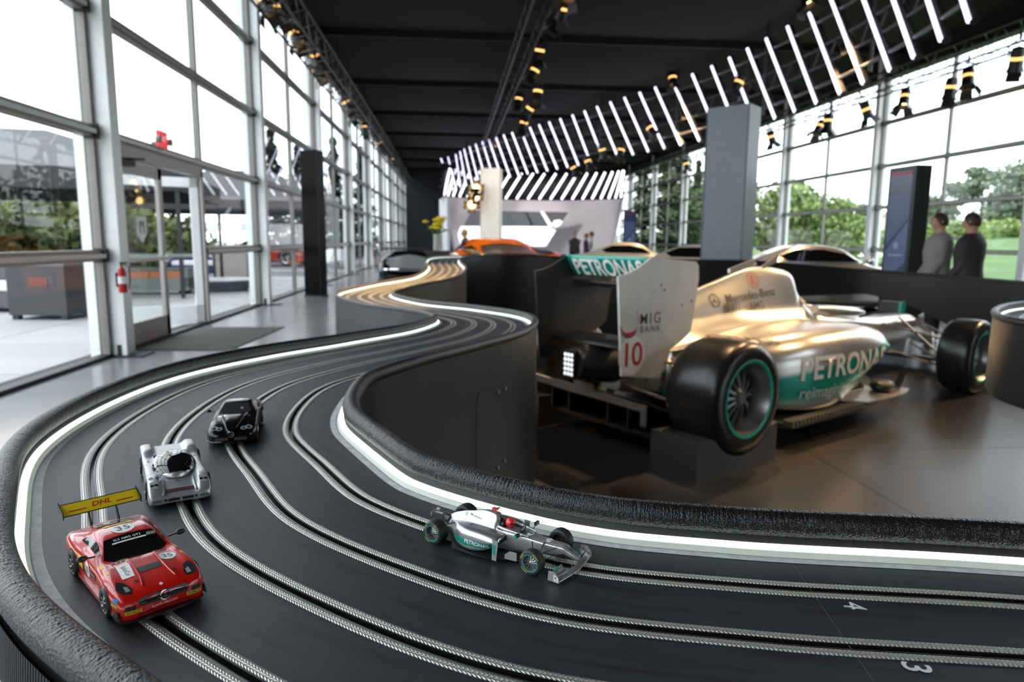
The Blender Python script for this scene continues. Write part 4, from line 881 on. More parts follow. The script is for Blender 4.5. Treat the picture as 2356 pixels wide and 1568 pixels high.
# ---------------------------------------------------------------- black slot coupe
hd_b = R(-79); c_b = np.array([-.2795, .894])
blk = empty('slot_car', (c_b[0], c_b[1], zt), hd_b, 1/33.5); tag(blk, 'glossy black coupe slot car with twin round headlamps', 'slot car', 'slot cars on the track')
body = loft([st_car(*a) for a in ((2.34, .52, .14, .46, .42, .55, .22), (2.24, .62, .20, .54, .68, .78, .16), (2.0, .72, .28, .62, .82, .90, .14), (1.5, .85, .40, .74, .84, .945, .13), (1.0, .91, .46, .81, .82, .93, .13),
      (.55, .95, .56, .86, .81, .915, .13), (.15, 1.12, .58, .91, .80, .91, .13), (-.2, 1.225, .56, .93, .80, .91, .13), (-.6, 1.26, .54, .94, .80, .92, .13), (-1.05, 1.22, .52, .95, .84, .95, .13), (-1.5, 1.08, .52, .94, .85, .95, .14),
      (-1.9, .97, .58, .90, .80, .90, .2), (-2.2, .92, .6, .82, .74, .86, .25), (-2.32, .85, .55, .72, .66, .78, .3))], 6, nv=4).build('body', M_blackp, blk, 60)
bv = bvh_of(body)
top_patch('windscreen', blk, bv, [(.62, -.50), (.70, 0), (.62, .50), (.40, .64), (-.12, .50), (-.16, 0), (-.12, -.50), (.40, -.64)], mat('screen_grey', (.03, .035, .042), .12, coat=.5))
dr = MB(); dr.ball((.25, .28, 1.02), (.09, .09, .10)); dr.build('driver_head', mat('driver_skin', (.42, .16, .07), .6), blk)
side_window(blk, bv, [(.30, .97), (-.08, 1.10), (-.45, 1.155), (-.9, 1.13), (-1.2, 1.0), (-.7, .98)], mat('side_glass_brown', (.05, .035, .03), .1))
for s in (-1, 1):
    road_wheel(blk, (1.50, s*.84, .33), .335, .25, s, M_chrome, 14); road_wheel(blk, (-1.2, s*.84, .34), .345, .28, s, M_chrome, 14); arch(blk, bv, 1.5, .33, .39, s); arch(blk, bv, -1.2, .34, .40, s)
    m = MB(); m.tube([(.30, s*.82, .98), (.32, s*.98, 1.0)], .02, 6); m.ball((.33, s*1.06, 1.02), (.07, .10, .065)); m.build('mirror', M_blackp, blk)
    for (x_, y_, rr_) in ((2.06, .46, .115), (1.98, .66, .135)):
        top_patch('headlamp', blk, bv, circ(rr_, 20, x_, s*y_), M_lampg, off=.010); top_patch('lamp_core', blk, bv, circ(rr_*.55, 16, x_+.02, s*y_), M_chrome, off=.016)
    for k_ in range(3): top_patch('bonnet_louvre', blk, bv, [(.80, s*(.36+.09*k_)), (.92, s*(.36+.09*k_)), (.92, s*(.42+.09*k_)), (.80, s*(.42+.09*k_))], M_lampg)
    r_ = MB(); r_.tube([(.70, s*.50, .935), (1.3, s*.38, .90), (1.8, s*.26, .80), (2.2, s*.14, .66), (2.33, s*.05, .55)], .03, 6); r_.build('bonnet_ridge', M_blackp, blk)
    front_patch('bumper_inlet', blk, bv, [(s*.12, .24), (s*.62, .24), (s*.58, .34), (s*.12, .36)], mat('olive_mesh', (.06, .06, .035), .5))
decal('nose_star', ring_bm(.10, .12, star=True), (2.40, 0, .50), (0, 1, 0), (.25, 0, 1), M_chrome, blk, thick=.02)
l_ = MB(); l_.tube([(2.0, -.93, .17), (2.28, -.72, .17), (2.40, 0, .18), (2.28, .72, .17), (2.0, .93, .17)], .05, 6); l_.build('front_lip', M_blackp, blk)
ch_ = MB(); ch_.box((0, 0, .12), (4.0, 1.6, .08)); ch_.box((1.9, 0, .03), (.5, .05, .18)); ch_.build('chassis', M_blk, blk, 0)

# ---------------------------------------------------------------- silver endurance prototype slot car
hd_s = R(-64); c_s = np.array([-.286, .704])
c9 = empty('slot_car', (c_s[0], c_s[1], zt), hd_s, 1/34.0); tag(c9, 'silver long tailed prototype slot car with a bubble canopy and number 63', 'slot car', 'slot cars on the track')
def s9(x, zc, zf, w, zl, zs): w *= .92; return (x, [(0, zc), (.30, zc-.004), (.44, zc+.006), (.52, (zc+zf)/2), (.60, zf), (.88*w, zf), (.975*w, zf-.05), (.99*w, zs), (.98*w, zl), (0, zl)])
body = loft([s9(*a) for a in ((2.42, .28, .30, .93, .14, .20), (2.36, .32, .40, .97, .10, .24), (2.2, .40, .52, 1., .09, .3), (1.9, .47, .63, 1., .08, .34), (1.45, .56, .70, 1., .08, .38), (1.1, .62, .69, 1., .08, .38), (.8, .65, .66, 1., .08, .38),
      (.3, .66, .65, .99, .08, .38), (-.4, .68, .65, .99, .08, .38), (-1.0, .70, .67, 1., .08, .38), (-1.25, .71, .74, 1., .08, .4), (-1.5, .71, .82, 1., .1, .42), (-2.0, .71, .83, 1., .12, .42), (-2.38, .70, .81, 1., .2, .42), (-2.46, .66, .74, .98, .25, .42))], 5, nv=3).build('body', M_c9p, c9, 45)
bv = bvh_of(body)
cn = MB(); cn.grid([[(.15+(1.30 if math.cos(a) > 0 else 1.15)*math.cos(a)*math.cos(e)**.9, .70*math.sin(a)*math.cos(e)**.8, .60+.50*math.sin(e)) for a in np.linspace(0, 2*math.pi, 37)[:-1]] for e in np.linspace(0, math.pi/2*.999, 12)], cv=True); cno = cn.build('canopy', M_c9p, c9, 70)
bvc = bvh_of([cno, body])
top_patch('windscreen', c9, bvc, [(1.38, 0), (1.33, .24), (1.12, .46), (.80, .61), (.42, .68), (.18, .54), (.0, .30), (-.04, 0), (.0, -.30), (.18, -.54), (.42, -.68), (.80, -.61), (1.12, -.46), (1.33, -.24)], M_wglass, off=.022, step=.05)
wp_ = MB(); wp_.tube([(1.22, .02, .86), (.80, .02, 1.045), (.35, .02, 1.108)], .012, 5); wp_.build('wiper', M_decw, c9)
top_text('screen_text', c9, bvc, 'SAUBER MERCEDES', .085, .10, 0, M_decw, off=.030, bold=.004, step=.05)
top_patch('driver_patch', c9, bvc, [(.15, -.30), (.16, -.02), (.45, -.02), (.45, -.34)], mat('driver_yellow', (.22, .17, .02), .3), off=.028, step=.05)
for s in (-1, 1):
    decal('canopy_window', poly_bm([(s*.05, .76), (s*.40, .70), (s*.42, .92), (s*.10, 1.0)]), (-.35, s*1.6, 0), (-s, 0, 0), (0, 0, 1), M_wglass, c9, bvc, (0, -s, 0), off=.008, step=.1)
    road_wheel(c9, (1.45, s*.84, .31), .315, .28, s, M_chrome); road_wheel(c9, (-1.4, s*.83, .33), .335, .32, s, M_chrome); arch(c9, bv, 1.45, .31, .36, s); arch(c9, bv, -1.4, .33, .38, s)
    top_patch('headlamp', c9, bv, [(1.78, s*.60), (1.78, s*.84), (2.14, s*.83), (2.16, s*.62)], M_lampg)
    for y_ in (.66, .78): top_patch('lamp_core', c9, bv, circ(.055, 14, 2.0, s*y_), M_chrome, off=.014)
    top_patch('duct', c9, bv, [(-.55, s*.74), (-.65, s*.68), (-.65, s*.80)], M_blk)
    for x_ in (-.55, .05, .52): top_patch('panel_line', c9, bv, [(x_, s*.60), (x_, s*.97), (x_+.012, s*.97), (x_+.012, s*.60)], M_decd, off=.006)
    top_patch('fender_badge', c9, bv, rect(.08, .08, -.28, s*.82), M_yel)
    f_ = MB(); f_.prism([(.05, 0), (.42, 0), (.40, .12), (.05, .10)], (-1.25, s*.50, .66), (1, 0, 0), (0, 0, 1), (0, 1, 0), .10); f_.build('air_intake', M_blk, c9, 0)
    v_ = MB(); v_.prism([(1.50, .52), (2.30, .35), (2.34, .44), (1.50, .64)], (0, s*.47, 0), (1, 0, 0), (0, 0, 1), (0, 1, 0), .025); v_.build('nose_fin', M_c9p, c9, 0)
    front_text('bumper_text', c9, bv, 'AEG', .13, s*.68, .215, M_decd, off=.014, bold=.01)
    front_patch('bumper_spot', c9, bv, circ(.045, 14, s*.44, .215), M_blk)
top_patch('nose_inlet', c9, bv, [(2.05, -.42), (2.05, .42), (2.24, .42), (2.24, -.42)], mat('dark_red_duct', (.06, .008, .006), .5))
for s in (-1, 1): front_patch('front_grille', c9, bv, [(s*.03, .16), (s*.37, .16), (s*.37, .255), (s*.03, .255)], M_blk)
top_patch('number_plate', c9, bv, [(1.42, -.70), (1.42, -.92), (1.68, -.92), (1.68, -.70)], M_decw, off=.008) if False else None
top_text('race_number', c9, bv, '63', .32, 1.48, -.70, M_decd, off=.012, bold=.014)
decal('nose_star', ring_bm(.06, .075, star=True), (1.60, 0, 2.), (0, 1, 0), (-1, 0, 0), M_chrome, c9, bv, (0, 0, -1), off=.012)
top_patch('roof_hole', c9, bvc, circ(.03, 10, -.20, 0), M_blk); top_patch('roof_hole', c9, bvc, circ(.03, 10, -.05, .02), M_blk)
ch_ = MB(); ch_.box((0, 0, .08), (4.4, 1.7, .06)); ch_.box((1.6, 0, .0), (.5, .05, .18)); ch_.build('chassis', M_blk, c9, 0)
# ================================================================ pillars, screens, kiosks
def pillar(name, c, w, d, h, rz, m, label, cat='pillar', side=None):
    o = empty(name, (c[0], c[1], 0), rz); tag(o, label, cat)
    b = MB(); b.box((0, 0, h/2+.01), (w, d, h-.02)); b.build('shaft', m, o, 0)
    b = MB(); b.box((0, 0, .02), (w+.03, d+.03, .04)); b.build('plinth', M_gasket, o, 0)
    b = MB(); b.box((0, 0, h), (w-.02, d-.02, .02)); b.build('cap', m, o, 0)
    for s in (-1, 1):
        b = MB(); b.box((s*(w/2-.012), -d/2-.002, h/2), (.008, .006, h-.06)); b.build('edge_seam', M_gasket, o, 0)
    return o
p = pz(722, 683, 0)
pillar('display_pillar', (p[0]+.02, p[1]+.2), .42, .28, 3.25, R(-20), mat('black_gloss_panel', (.0012, .0011, .0014), .35, spec=.08), 'tall glossy black pillar standing near the left glass wall')
p = pd(1680, 420, 10.3); pillar('display_pillar', (p[0], p[1]), .66, .40, 3.28, R(-47), mat('slate_grey_panel', (.115, .145, .165), .38), 'tall slate grey pillar behind the racing car')
p = pd(1130, 480, 19.0); pillar('display_pillar', (p[0], p[1]), .56, .40, 3.25, R(-12), mat('white_panel', (.80, .78, .74), .5), 'tall off white pillar in front of the curved screen wall')
def kiosk(c, rz, h, label):
    o = empty('info_kiosk', (c[0], c[1], 0), rz); tag(o, label, 'kiosk')
    b = MB(); b.box((0, 0, h/2), (.62, .28, h)); b.build('kiosk_body', mat('kiosk_black', (.012, .013, .014), .35), o, 0)
    b = MB(); b.box((0, -.143, h*.56), (.50, .006, h*.82)); s = b.build('kiosk_screen', mat('kiosk_navy', (.012, .016, .05), .2, emit=(.05, .07, .2), estr=.04), o, 0)
    y = -.148
    for poly, mm, nm in (([(-.25, h*.95), (.25, h*.95), (.25, h*.965), (-.25, h*.965)], mat('kiosk_red', (.3, .01, .03), .4, emit=(.8, .02, .08), estr=.03), 'screen_bar'),
                     ([(-.25, h*.50), (.25, h*.68), (.25, h*.82), (-.25, h*.82)], mat('kiosk_blue', (.03, .05, .12), .3, emit=(.12, .2, .45), estr=.03), 'screen_panel'),
                     ([(-.25, h*.25), (.25, h*.40), (.25, h*.66), (-.25, h*.46)], mat('kiosk_slate', (.05, .08, .17), .3, emit=(.16, .24, .45), estr=.03), 'screen_panel')):
        decal(nm, poly_bm(poly), (0, y, 0), (1, 0, 0), (0, 0, 1), mm, s, dirn=(0, 1, 0))
    decal('screen_star', ring_bm(.045, .052, star=True), (0, y-.002, h*.50), (1, 0, 0), (0, 0, 1), M_white, s, dirn=(0, 1, 0))
    decal('screen_text', text_bm('Mercedes-Benz', .05, 0), (0, y-.002, h*.44), (1, 0, 0), (0, 0, 1), M_white, s, dirn=(0, 1, 0))
    b = MB(); b.box((0, -.145, .16), (.5, .01, .22)); b.build('kiosk_foot', mat('kiosk_brown', (.08, .06, .05), .4), o, 0)
p = pd(2085, 500, 11.3); kiosk((p[0], p[1]), R(-86), 2.56, 'dark information kiosk with a blue screen beside the two men')
p = pd(1449, 520, 33); kiosk((p[0], p[1]), R(-14), 2.75, 'distant dark information kiosk with a blue screen by the far right windows')

# ---- curved screen wall at the end of the hall with its band of slanted light tubes
M_tube = mat('white_light_tube', (.9, .9, 1), .4, emit=(.93, .90, 1.), estr=.85)
M_tubev = mat('violet_light_tube', (.85, .85, 1), .4, emit=(.70, .68, 1.), estr=.62)
M_tubeh = mat('tube_housing', (.10, .095, .09), .35, .7)
scn = empty('curved_screen_wall', (5.1, 44, 0)); tag(scn, 'white curved stage wall with a slanted display under a dark band of tubes', 'stage wall')
def arcp(a, z, r0=6.3): r_ = r0*(.86+.14*min(1, z/3.9)); return (r_*math.sin(a)*.92, r_*math.cos(a)*.62-2.2, z)
AA = np.linspace(-1.35, 1.35, 41)
b = MB(); b.grid([[arcp(a, z) for z in (0.02, .8, 1.6, 2.4, 3.2, 3.9)] for a in AA]); o = b.build('white_wall', mat('lilac_white_wall', (.62, .56, .58), .6), scn, 180); o.modifiers.new('t', 'SOLIDIFY').thickness = .12
b = MB(); b.grid([[arcp(a, z) for z in (3.88, 4.8, 5.9)] for a in AA]); o = b.build('dark_band', mat('band_black', (.008, .007, .011), .6), scn, 180); o.modifiers.new('t', 'SOLIDIFY').thickness = .1
for k in range(27):
    a = -1.33+k*.132
    if a > 1.34: break
    q0 = arcp(a, 4.0, 6.2); q1 = arcp(min(a+.19, 1.345), 5.65, 6.2)
    t = MB(); t.tube([q0, q1], .075, 8); t.build('light_tube', M_tube, scn)
dsp = MB(); corners = [(1084, 484), (1308, 488), (1256, 566), (1042, 570)]
Yd = 43.3
cw = [pY(x, y, Yd) for x, y in corners]
def dq(px_): return [(pY(x, y, Yd)[0]-5.1, pY(x, y, Yd)[2]) for x, y in px_]
SCW = dict(o=(0, Yd-44-.02, 0), ex=(1, 0, 0), ey=(0, 0, 1))
b = MB(); b.prism(dq(corners), (0, Yd-44+.04, 0), (1, 0, 0), (0, 0, 1), (0, 1, 0), .08); dpo = b.build('display_panel', mat('display_dark', (.02, .02, .022), .3, emit=(.05, .05, .055), estr=.5), scn, 0)
M_dw = mat('display_white', (.8, .8, .85), .4, emit=(.95, .95, 1), estr=.26); M_dg = mat('display_grey', (.03, .03, .035), .3, emit=(.045, .05, .055), estr=.5); M_db = mat('display_black', (.01, .01, .01), .3)
for nm, poly, mm, e in (('display_car_body', [(1060, 520), (1150, 520), (1266, 521), (1279, 530), (1256, 566), (1042, 570), (1050, 545)], M_dw, 0), ('display_car_window', [(1088, 519), (1105, 490), (1243, 489), (1262, 520)], M_dg, .004),
                       ('display_pillar', [(1243, 486), (1250, 486), (1272, 520), (1264, 522)], M_dw, .008), ('display_pillar', [(1209, 489), (1213, 489), (1228, 519), (1222, 519)], M_db, .008), ('display_mirror', [(1270, 515), (1275, 507), (1288, 505), (1294, 510), (1286, 520), (1277, 524)], M_dw, .008), ('display_seam', [(1060, 530), (1270, 531), (1270, 532.5), (1060, 531.5)], mat('display_mid', (.4, .4, .45), .4, emit=(.6, .6, .65), estr=.5), .008)):
    decal(nm, poly_bm(dq(poly)), (0, Yd-44-.01-e, 0), (1, 0, 0), (0, 0, 1), mm, dpo, dirn=(0, 1, 0))
# backdrop kerb and left return panel of the stage
b = MB(); b.box((-5.5, -1.2, 1.9), (.18, 1.6, 3.8), rz=R(18)); b.build('side_panel', mat('pale_panel', (.7, .7, .72), .5), scn, 0)

# ---------------------------------------------------------------- the hanging ribbon of light tubes
rb_px = [(2420, -90), (2330, -22), (2241, 41), (2111, 126), (1993, 187), (1884, 233), (1787, 269), (1613, 321), (1495, 346), (1392, 366), (1309, 382.6), (1217, 398), (1130, 413), (1072, 426), (1042, 436)]
RBP = [pz(x, y, 4.4) for x, y in rb_px]; RBP += [np.array([RBP[-1][0]-.9, RBP[-1][1]+1.6, 4.4])]
RC = cat_spline(RBP, 30); RA = np.r_[0, np.cumsum(np.linalg.norm(np.diff(RC, axis=0), axis=1))]
def rpt(s, z): return (float(np.interp(s, RA, RC[:, 0])), float(np.interp(s, RA, RC[:, 1])), z)
rib_ = empty('light_ribbon', rpt(0, 4.4)); tag(rib_, 'long curved hanging ribbon of slanted glowing light tubes on dark rails', 'light fixture')
og = np.array(rpt(0, 4.4)); loc = lambda p: tuple(np.array(p)-og)
bpx = [2330, 2241, 2175, 2111, 2055, 1993, 1939, 1884, 1834, 1788, 1743, 1700, 1656, 1613, 1570, 1532, 1495, 1460, 1425, 1392, 1362, 1334, 1309, 1285, 1262, 1239, 1217, 1196, 1176, 1157, 1139, 1121, 1104, 1089, 1075, 1062, 1052, 1044]
def img_x(p):
    v = np.array(p)-CP; return IW/2+FPX*(v@CR)/(v@CF)
IX = np.array([img_x(p) for p in RC]); order = np.argsort(IX); IT = np.array([img_x((p[0], p[1], 6.42)) for p in RC]); orderT = np.argsort(IT)
for i, x in enumerate(bpx):
    s = float(np.interp(x, IX[order], RA[order])); b0 = rpt(s, 4.36); dd_ = (np.array(b0)-CP)@CF
    s2 = float(np.interp(x-.40*FPX*2.06/dd_, IT[orderT], RA[orderT])); t0 = rpt(min(max(s2, s), s+1.6), 6.42)
    dv = np.array(rpt(min(s+.3, RA[-1]), 0))-np.array(rpt(max(s-.3, 0), 0)); dv /= np.linalg.norm(dv); nr = np.array([-dv[1], dv[0], 0])
    if (np.array(b0)-CP)[:2]@nr[:2] > 0: nr = -nr          # tubes sit on the side facing the room
    h = MB(); h.tube([loc(np.array(b0)-nr*.02), loc(np.array(t0)-nr*.02)], .075, 8); ho = h.build('tube_housing', M_tubeh, rib_)
    t = MB(); t.tube([loc(np.array(b0)+nr*.055), loc(np.array(b0)*.5+np.array(t0)*.5+nr*.055), loc(np.array(t0)+nr*.055)], .038, 8); t.build('light_tube', M_tubev, ho)
for z, r_ in ((4.72, .035), (6.12, .035)):
    h = MB(); h.tube([loc(np.array(rpt(s, z))) for s in np.linspace(0, RA[-1], 90)], r_, 6); h.build('ribbon_rail', M_tubeh, rib_)
lt = MB(); prev = None
NN = 120
for k, s in enumerate(np.linspace(.3, RA[-1]-.3, NN)):
    p_ = np.array(rpt(s, 5.55 if k % 2 else 5.15))
    if prev is not None: lt.tube([loc(prev), loc(p_)], .018, 4, caps=False)
    prev = p_
for z in (5.15, 5.55): lt.tube([loc(np.array(rpt(s, z))) for s in np.linspace(.3, RA[-1]-.3, 90)], .028, 5)
tag(lt.build('lattice', mat('truss_dark', (.035, .033, .032), .4, .5), rib_, 180), kind='stuff')
for s in np.linspace(1, RA[-1]-1, 9):
    h = MB(); h.tube([loc(np.array(rpt(s, 4.55))), loc(np.array(rpt(s, 6.85)))], .035, 6); h.build('drop_pole', M_blk, rib_)

# ---------------------------------------------------------------- lighting trusses
M_truss = mat('truss_black', (.022, .021, .021), .4, .4)
def truss(X0, X1, z0, z1, y0, y1, label, rz=0., at_=None):
    o = empty('lighting_truss', at_ or ((X0+X1)/2, y0, z0), rz); tag(o, label, 'truss'); cx = (X0+X1)/2; w = (X1-X0)/2; h = z1-z0; Lg = y1-y0
    for dx, dz in ((-w, 0), (w, 0), (-w, h), (w, h)):
        b = MB(); b.tube([(dx, 0, dz), (dx, Lg, dz)], .028, 6); b.build('chord', M_truss, o)
    b = MB(); n_ = int(Lg/.5)
    for k in range(n_):
        a, c = k*.5, (k+1)*.5; f = k % 2
        for dx in (-w, w): b.tube([(dx, a, 0 if f else h), (dx, c, h if f else 0)], .013, 4, caps=False)
        for dz in (0, h): b.tube([(-w if f else w, a, dz), (w if f else -w, c, dz)], .013, 4, caps=False)
    tag(b.build('lattice', M_truss, o, 180, fix=False), kind='stuff')
    for k in range(int(Lg/6)+1):
        b = MB(); b.tube([(0, min(k*6.05+.5, Lg), h), (0, min(k*6.05+.5, Lg), 6.9-z0)], .02, 5); b.build('hanger', M_truss, o)
truss(-3.45, -2.92, 5.42, 5.92, 2, 55, 'black lighting truss hung along the left glass wall')
truss(1.70, 2.12, 6.15, 6.55, 2, 40, 'black lighting truss hung down the middle of the ceiling')
truss(12.2, 12.7, 5.62, 6.1, 2, 55, 'black lighting truss hung along the right glass wall')
# stage lamps
WARM = (1., .64, .31)
M_lampl = mat('warm_lamp_lens', (1, .8, .5), .4, emit=(1, .60, .22), estr=3.)
M_lampin = mat('warm_reflector', (.5, .28, .1), .35, .6, emit=(1, .5, .15), estr=.5)
def lamp_proto():
    o = empty('stage_lamp')
    b = MB(); b.lathe([(.03, .28), (.085, .26), (.10, .20), (.10, -.02), (.125, -.10), (.12, -.10), (.09, -.0), (.0, .0)], n=16); bo = b.build('lamp_can', M_blk, o, 40)
    b = MB(); b.lathe([(.0, -.004), (.085, -.006), (.085, .0), (0, .002)], n=14); b.build('lens', M_lampl, o)
    b = MB(); b.lathe([(.1015, .08), (.1015, .13)], n=16); b.build('vent_ring', M_lampin, o)
    for k in range(4):
        a = k*math.pi/2; c, s = math.cos(a), math.sin(a)
        q = MB(); q.add([(.12*c-.09*s, .12*s+.09*c, -.09), (.12*c+.09*s, .12*s-.09*c, -.09), (.20*c+.10*s, .20*s-.10*c, -.22), (.20*c-.10*s, .20*s+.10*c, -.22)], [(0, 1, 2, 3)]); qo = q.build('barn_door', M_blk, o, 0); qo.modifiers.new('t', 'SOLIDIFY').thickness = .006
    b = MB(); b.tube([(-.115, 0, .12), (-.125, 0, .30), (0, 0, .40), (.125, 0, .30), (.115, 0, .12)], .012, 6); b.cyl((0, 0, .38), (0, 0, .52), .02, n=8); b.build('yoke', M_blk, o)
    return o
proto = lamp_proto(); used = [False]
def lamp(p, tilt, label, spot=None, sc=1.25, col=WARM):
    if not used[0]: o = proto; used[0] = True
    else: o = copy_tree(proto)
    o.location = V3(p); o.rotation_euler = tilt; o.scale = (sc,)*3; tag(o, label, 'stage lamp', 'stage lamps under the roof')
    if spot:
        L = bpy.data.lights.new('lamp_beam', 'SPOT'); L.energy = spot[0]; L.color = col; L.spot_size = R(spot[2]); L.spot_blend = .5; L.shadow_soft_size = .07
        lo = bpy.data.objects.new('lamp_beam', L); COL.objects.link(lo); d = V3(spot[1])-V3(p); lo.location = V3(p)+d.normalized()*.36
        lo.rotation_euler = d.to_track_quat('-Z', 'Y').to_euler()
    return o
rnd = random.Random(4)
F1C = O_F1+U1*1.3+np.array([0, 0, .6])
for k, (x, y) in enumerate(((612, 18), (640, 35), (682, 92), (728, 140), (734, 172), (800, 245), (808, 268), (838, 300), (874, 335), (880, 345), (905, 372))):
    p = pX(x, y, -3.45); lamp(p, (R(rnd.uniform(-20, 20)), R(rnd.uniform(-35, -10)), 0), f'black stage lamp on the left truss, {ORD[k]} from the camera')
for k, (x, y) in enumerate(((1284, 55), (1240, 128), (1226, 172), (1192, 236), (1236, 222), (1214, 258), (1203, 292))):
    p = pX(x, y, 2.35 if k != 0 else 2.6); lamp(p, (R(rnd.uniform(-20, 20)), R(rnd.uniform(5, 35)), 0), f'warm stage lamp on the middle truss, {ORD[k]} from the camera')
for k, (x, y) in enumerate(((2337, 150), (2227, 190), (2185, 215), (2080, 235), (1996, 262), (1905, 288), (1882, 300), (1777, 323), (1580, 383))):
    p = pX(x, y, 12.55); lamp(p, (R(rnd.uniform(-25, 25)), R(rnd.uniform(-30, 30)), R(rnd.uniform(0, 360))), f'black stage lamp on the right truss, {ORD[k]} from the camera', sc=1.4)
for k, (x, y, d_) in enumerate(((1695, 200, 18.5), (1500, 302, 23), (1427, 354, 25), (1387, 352, 26), (1355, 378, 27), (1322, 392, 29))):
    p = pd(x, y, d_); lamp(p, (R(rnd.uniform(-30, 30)), R(rnd.uniform(-30, 30)), 0), f'warm stage lamp hung behind the light ribbon, {ORD[k]} from the camera')
# the lamps that light the racing car and the show cars
def aimed(p, tgt, power, ang, label, col=WARM):
    d = V3(tgt)-V3(p); e = d.to_track_quat('-Z', 'Y').to_euler(); lamp(p, e, label, (power, tgt, ang), col=col)
truss(-.2, .2, 6.45, 6.75, 0, 9.9, 'black cross truss hung above the racing car', R(-90), (2.3, 7.35, 6.45))
aimed((10.6, 7.35, 6.1), F1C+U1*.4, 420, 30, 'stage lamp high at the right aimed at the racing car nose')
aimed((5.4, 7.35, 6.1), F1C-U1*.1+np.array([0, 0, .3]), 190, 34, 'stage lamp high behind the racing car aimed at its engine cover')
aimed((2.35, 5.6, 6.15), F1C-U1*.8, 260, 26, 'stage lamp of the middle truss above the rear wheel')
aimed((6.5, 2.4, 6.3), F1C+U1*.2, 120, 30, 'stage lamp high on the near right aimed at the racing car flank')
aimed((7.4, 14.5, 6.3), (8.2, 12.4, .8), 420, 60, 'stage lamp hung over the silver gullwing coupe')
aimed((7.0, 22, 6.3), (7.2, 20.5, .8), 600, 60, 'stage lamp hung over the cream coupe')
aimed((2.35, 14.2, 6.15), (.9, 12.6, .8), 300, 45, 'stage lamp of the middle truss over the orange car')
pp_ = pd(1130, 480, 19.0); aimed((2.35, 15.2, 6.1), (pp_[0], pp_[1], 1.9), 210, 26, 'added stage lamp below the middle truss that brightens the off white pillar', (1, .86, .7))  # extra lamp added only to brighten the pillar
pg_ = pd(1094, 452, 18.7)
for k, (dx, dz) in enumerate(((0, 0), (-.10, -.22), (.02, .22))): lamp((pg_[0]+dx, pg_[1], pg_[2]+dz), (V3(CP)-V3(pg_)).to_track_quat('-Z', 'Y').to_euler(), f'bright warm lamp facing out beside the off white pillar, {ORD[k]} of three', sc=1.1)
aimed((2.35, 36.0, 6.1), (3.6, 45., 2.2), 300, 50, 'stage lamp of the middle truss aimed at the white stage wall', (1, .95, .95))
aimed((2.35, 38.0, 6.1), (7.6, 45., 2.2), 300, 50, 'farthest stage lamp of the middle truss aimed at the stage wall', (1, .95, .95))
aimed((2.35, 8.0, 6.15), (-.2, 5.6, .9), 1500, 34, 'stage lamp of the middle truss over the far track bends')
# ================================================================ show cars beyond the track
def show_car(name, loc, rz, paint, stations, label, wb=(1.35, -1.25), r=.33, win=None, ws=None, cat='car', spokes=10, glass=None, z0=0., extra=None, tw=.80):
    o = empty(name, (loc[0], loc[1], z0), rz); tag(o, label, cat)
    b = loft([st_car(*a) for a in stations], 5, nv=4).build('body', paint, o, 60); bv = bvh_of(b)
    if ws: top_patch('windscreen', o, bv, ws, glass or M_wglass, off=.01)
    if win: side_window(o, bv, win, glass or M_wglass, off=.01)
    for s in (-1, 1):
        for x in wb: road_wheel(o, (x, s*tw, r), r, .22, s, M_chrome, spokes); arch(o, bv, x, r, r*1.17, s)
        front_patch('headlamp', o, bv, circ(.10, 16, s*.62, .62), M_lampg, off=.01)
    front_patch('grille', o, bv, [(-.42, .36), (.42, .36), (.42, .52), (-.42, .52)], M_blk, off=.01)
    c = MB(); c.box((0, 0, .22), (3.9, 1.5, .16)); c.build('chassis', M_blk, o, 0)
    bb = MB(); bb.tube([(2.0, -.80, .40), (2.22, -.55, .42), (2.26, 0, .42), (2.22, .55, .42), (2.0, .80, .40)], .04, 6); bb.build('bumper', M_chrome, o)
    if extra: extra(o, bv)
    return o
ST_COUPE = ((2.22, .56, .4, .50, .6, .68, .28), (2.1, .68, .5, .62, .74, .80, .24), (1.7, .78, .55, .74, .80, .86, .22), (1.2, .84, .55, .80, .80, .875, .2), (.7, .88, .58, .84, .79, .875, .2), (.35, 1.02, .56, .88, .78, .875, .2), (.05, 1.20, .54, .90, .77, .87, .2), (-.3, 1.27, .53, .91, .77, .87, .2),
            (-.8, 1.26, .52, .92, .78, .875, .2), (-1.2, 1.12, .52, .92, .79, .875, .2), (-1.6, .97, .55, .90, .79, .87, .22), (-2.0, .90, .58, .84, .74, .82, .26), (-2.2, .80, .5, .72, .62, .70, .32))
WIN_COUPE = [(.30, .97), (.02, 1.12), (-.35, 1.19), (-.85, 1.18), (-1.15, 1.06), (-1.0, .98)]
WS_COUPE = [(.52, -.48), (.56, 0), (.52, .48), (.10, .50), (.06, 0), (.10, -.50)]
M_gold = mat('silver_show_paint', (.60, .58, .54), .22, .7, coat=.5)
M_cream = mat('cream_show_paint', (.72, .62, .46), .28, coat=.4)
def spoiler(o, bv):
    b = MB(); b.prism([(-2.35, 1.10), (-1.75, 1.06), (-1.75, 1.03), (-2.35, 1.05)], (0, 0, 0), (1, 0, 0), (0, 0, 1), (0, 1, 0), 1.5); b.build('rear_spoiler', M_carbon, o, 0)
    for s in (-1, 1): q = MB(); q.prism([(-2.2, .80), (-2.0, .84), (-2.05, 1.05), (-2.15, 1.05)], (0, s*.5, 0), (1, 0, 0), (0, 0, 1), (0, 1, 0), .03); q.build('spoiler_strut', M_carbon, o, 0)
def raised(o, bv):
    b = MB(); b.tube([(.28, -.80, .95), (.32, -.95, .98)], .02, 6); b.ball((.33, -1.02, 1.0), (.06, .09, .06)); b.build('mirror', M_chrome, o)
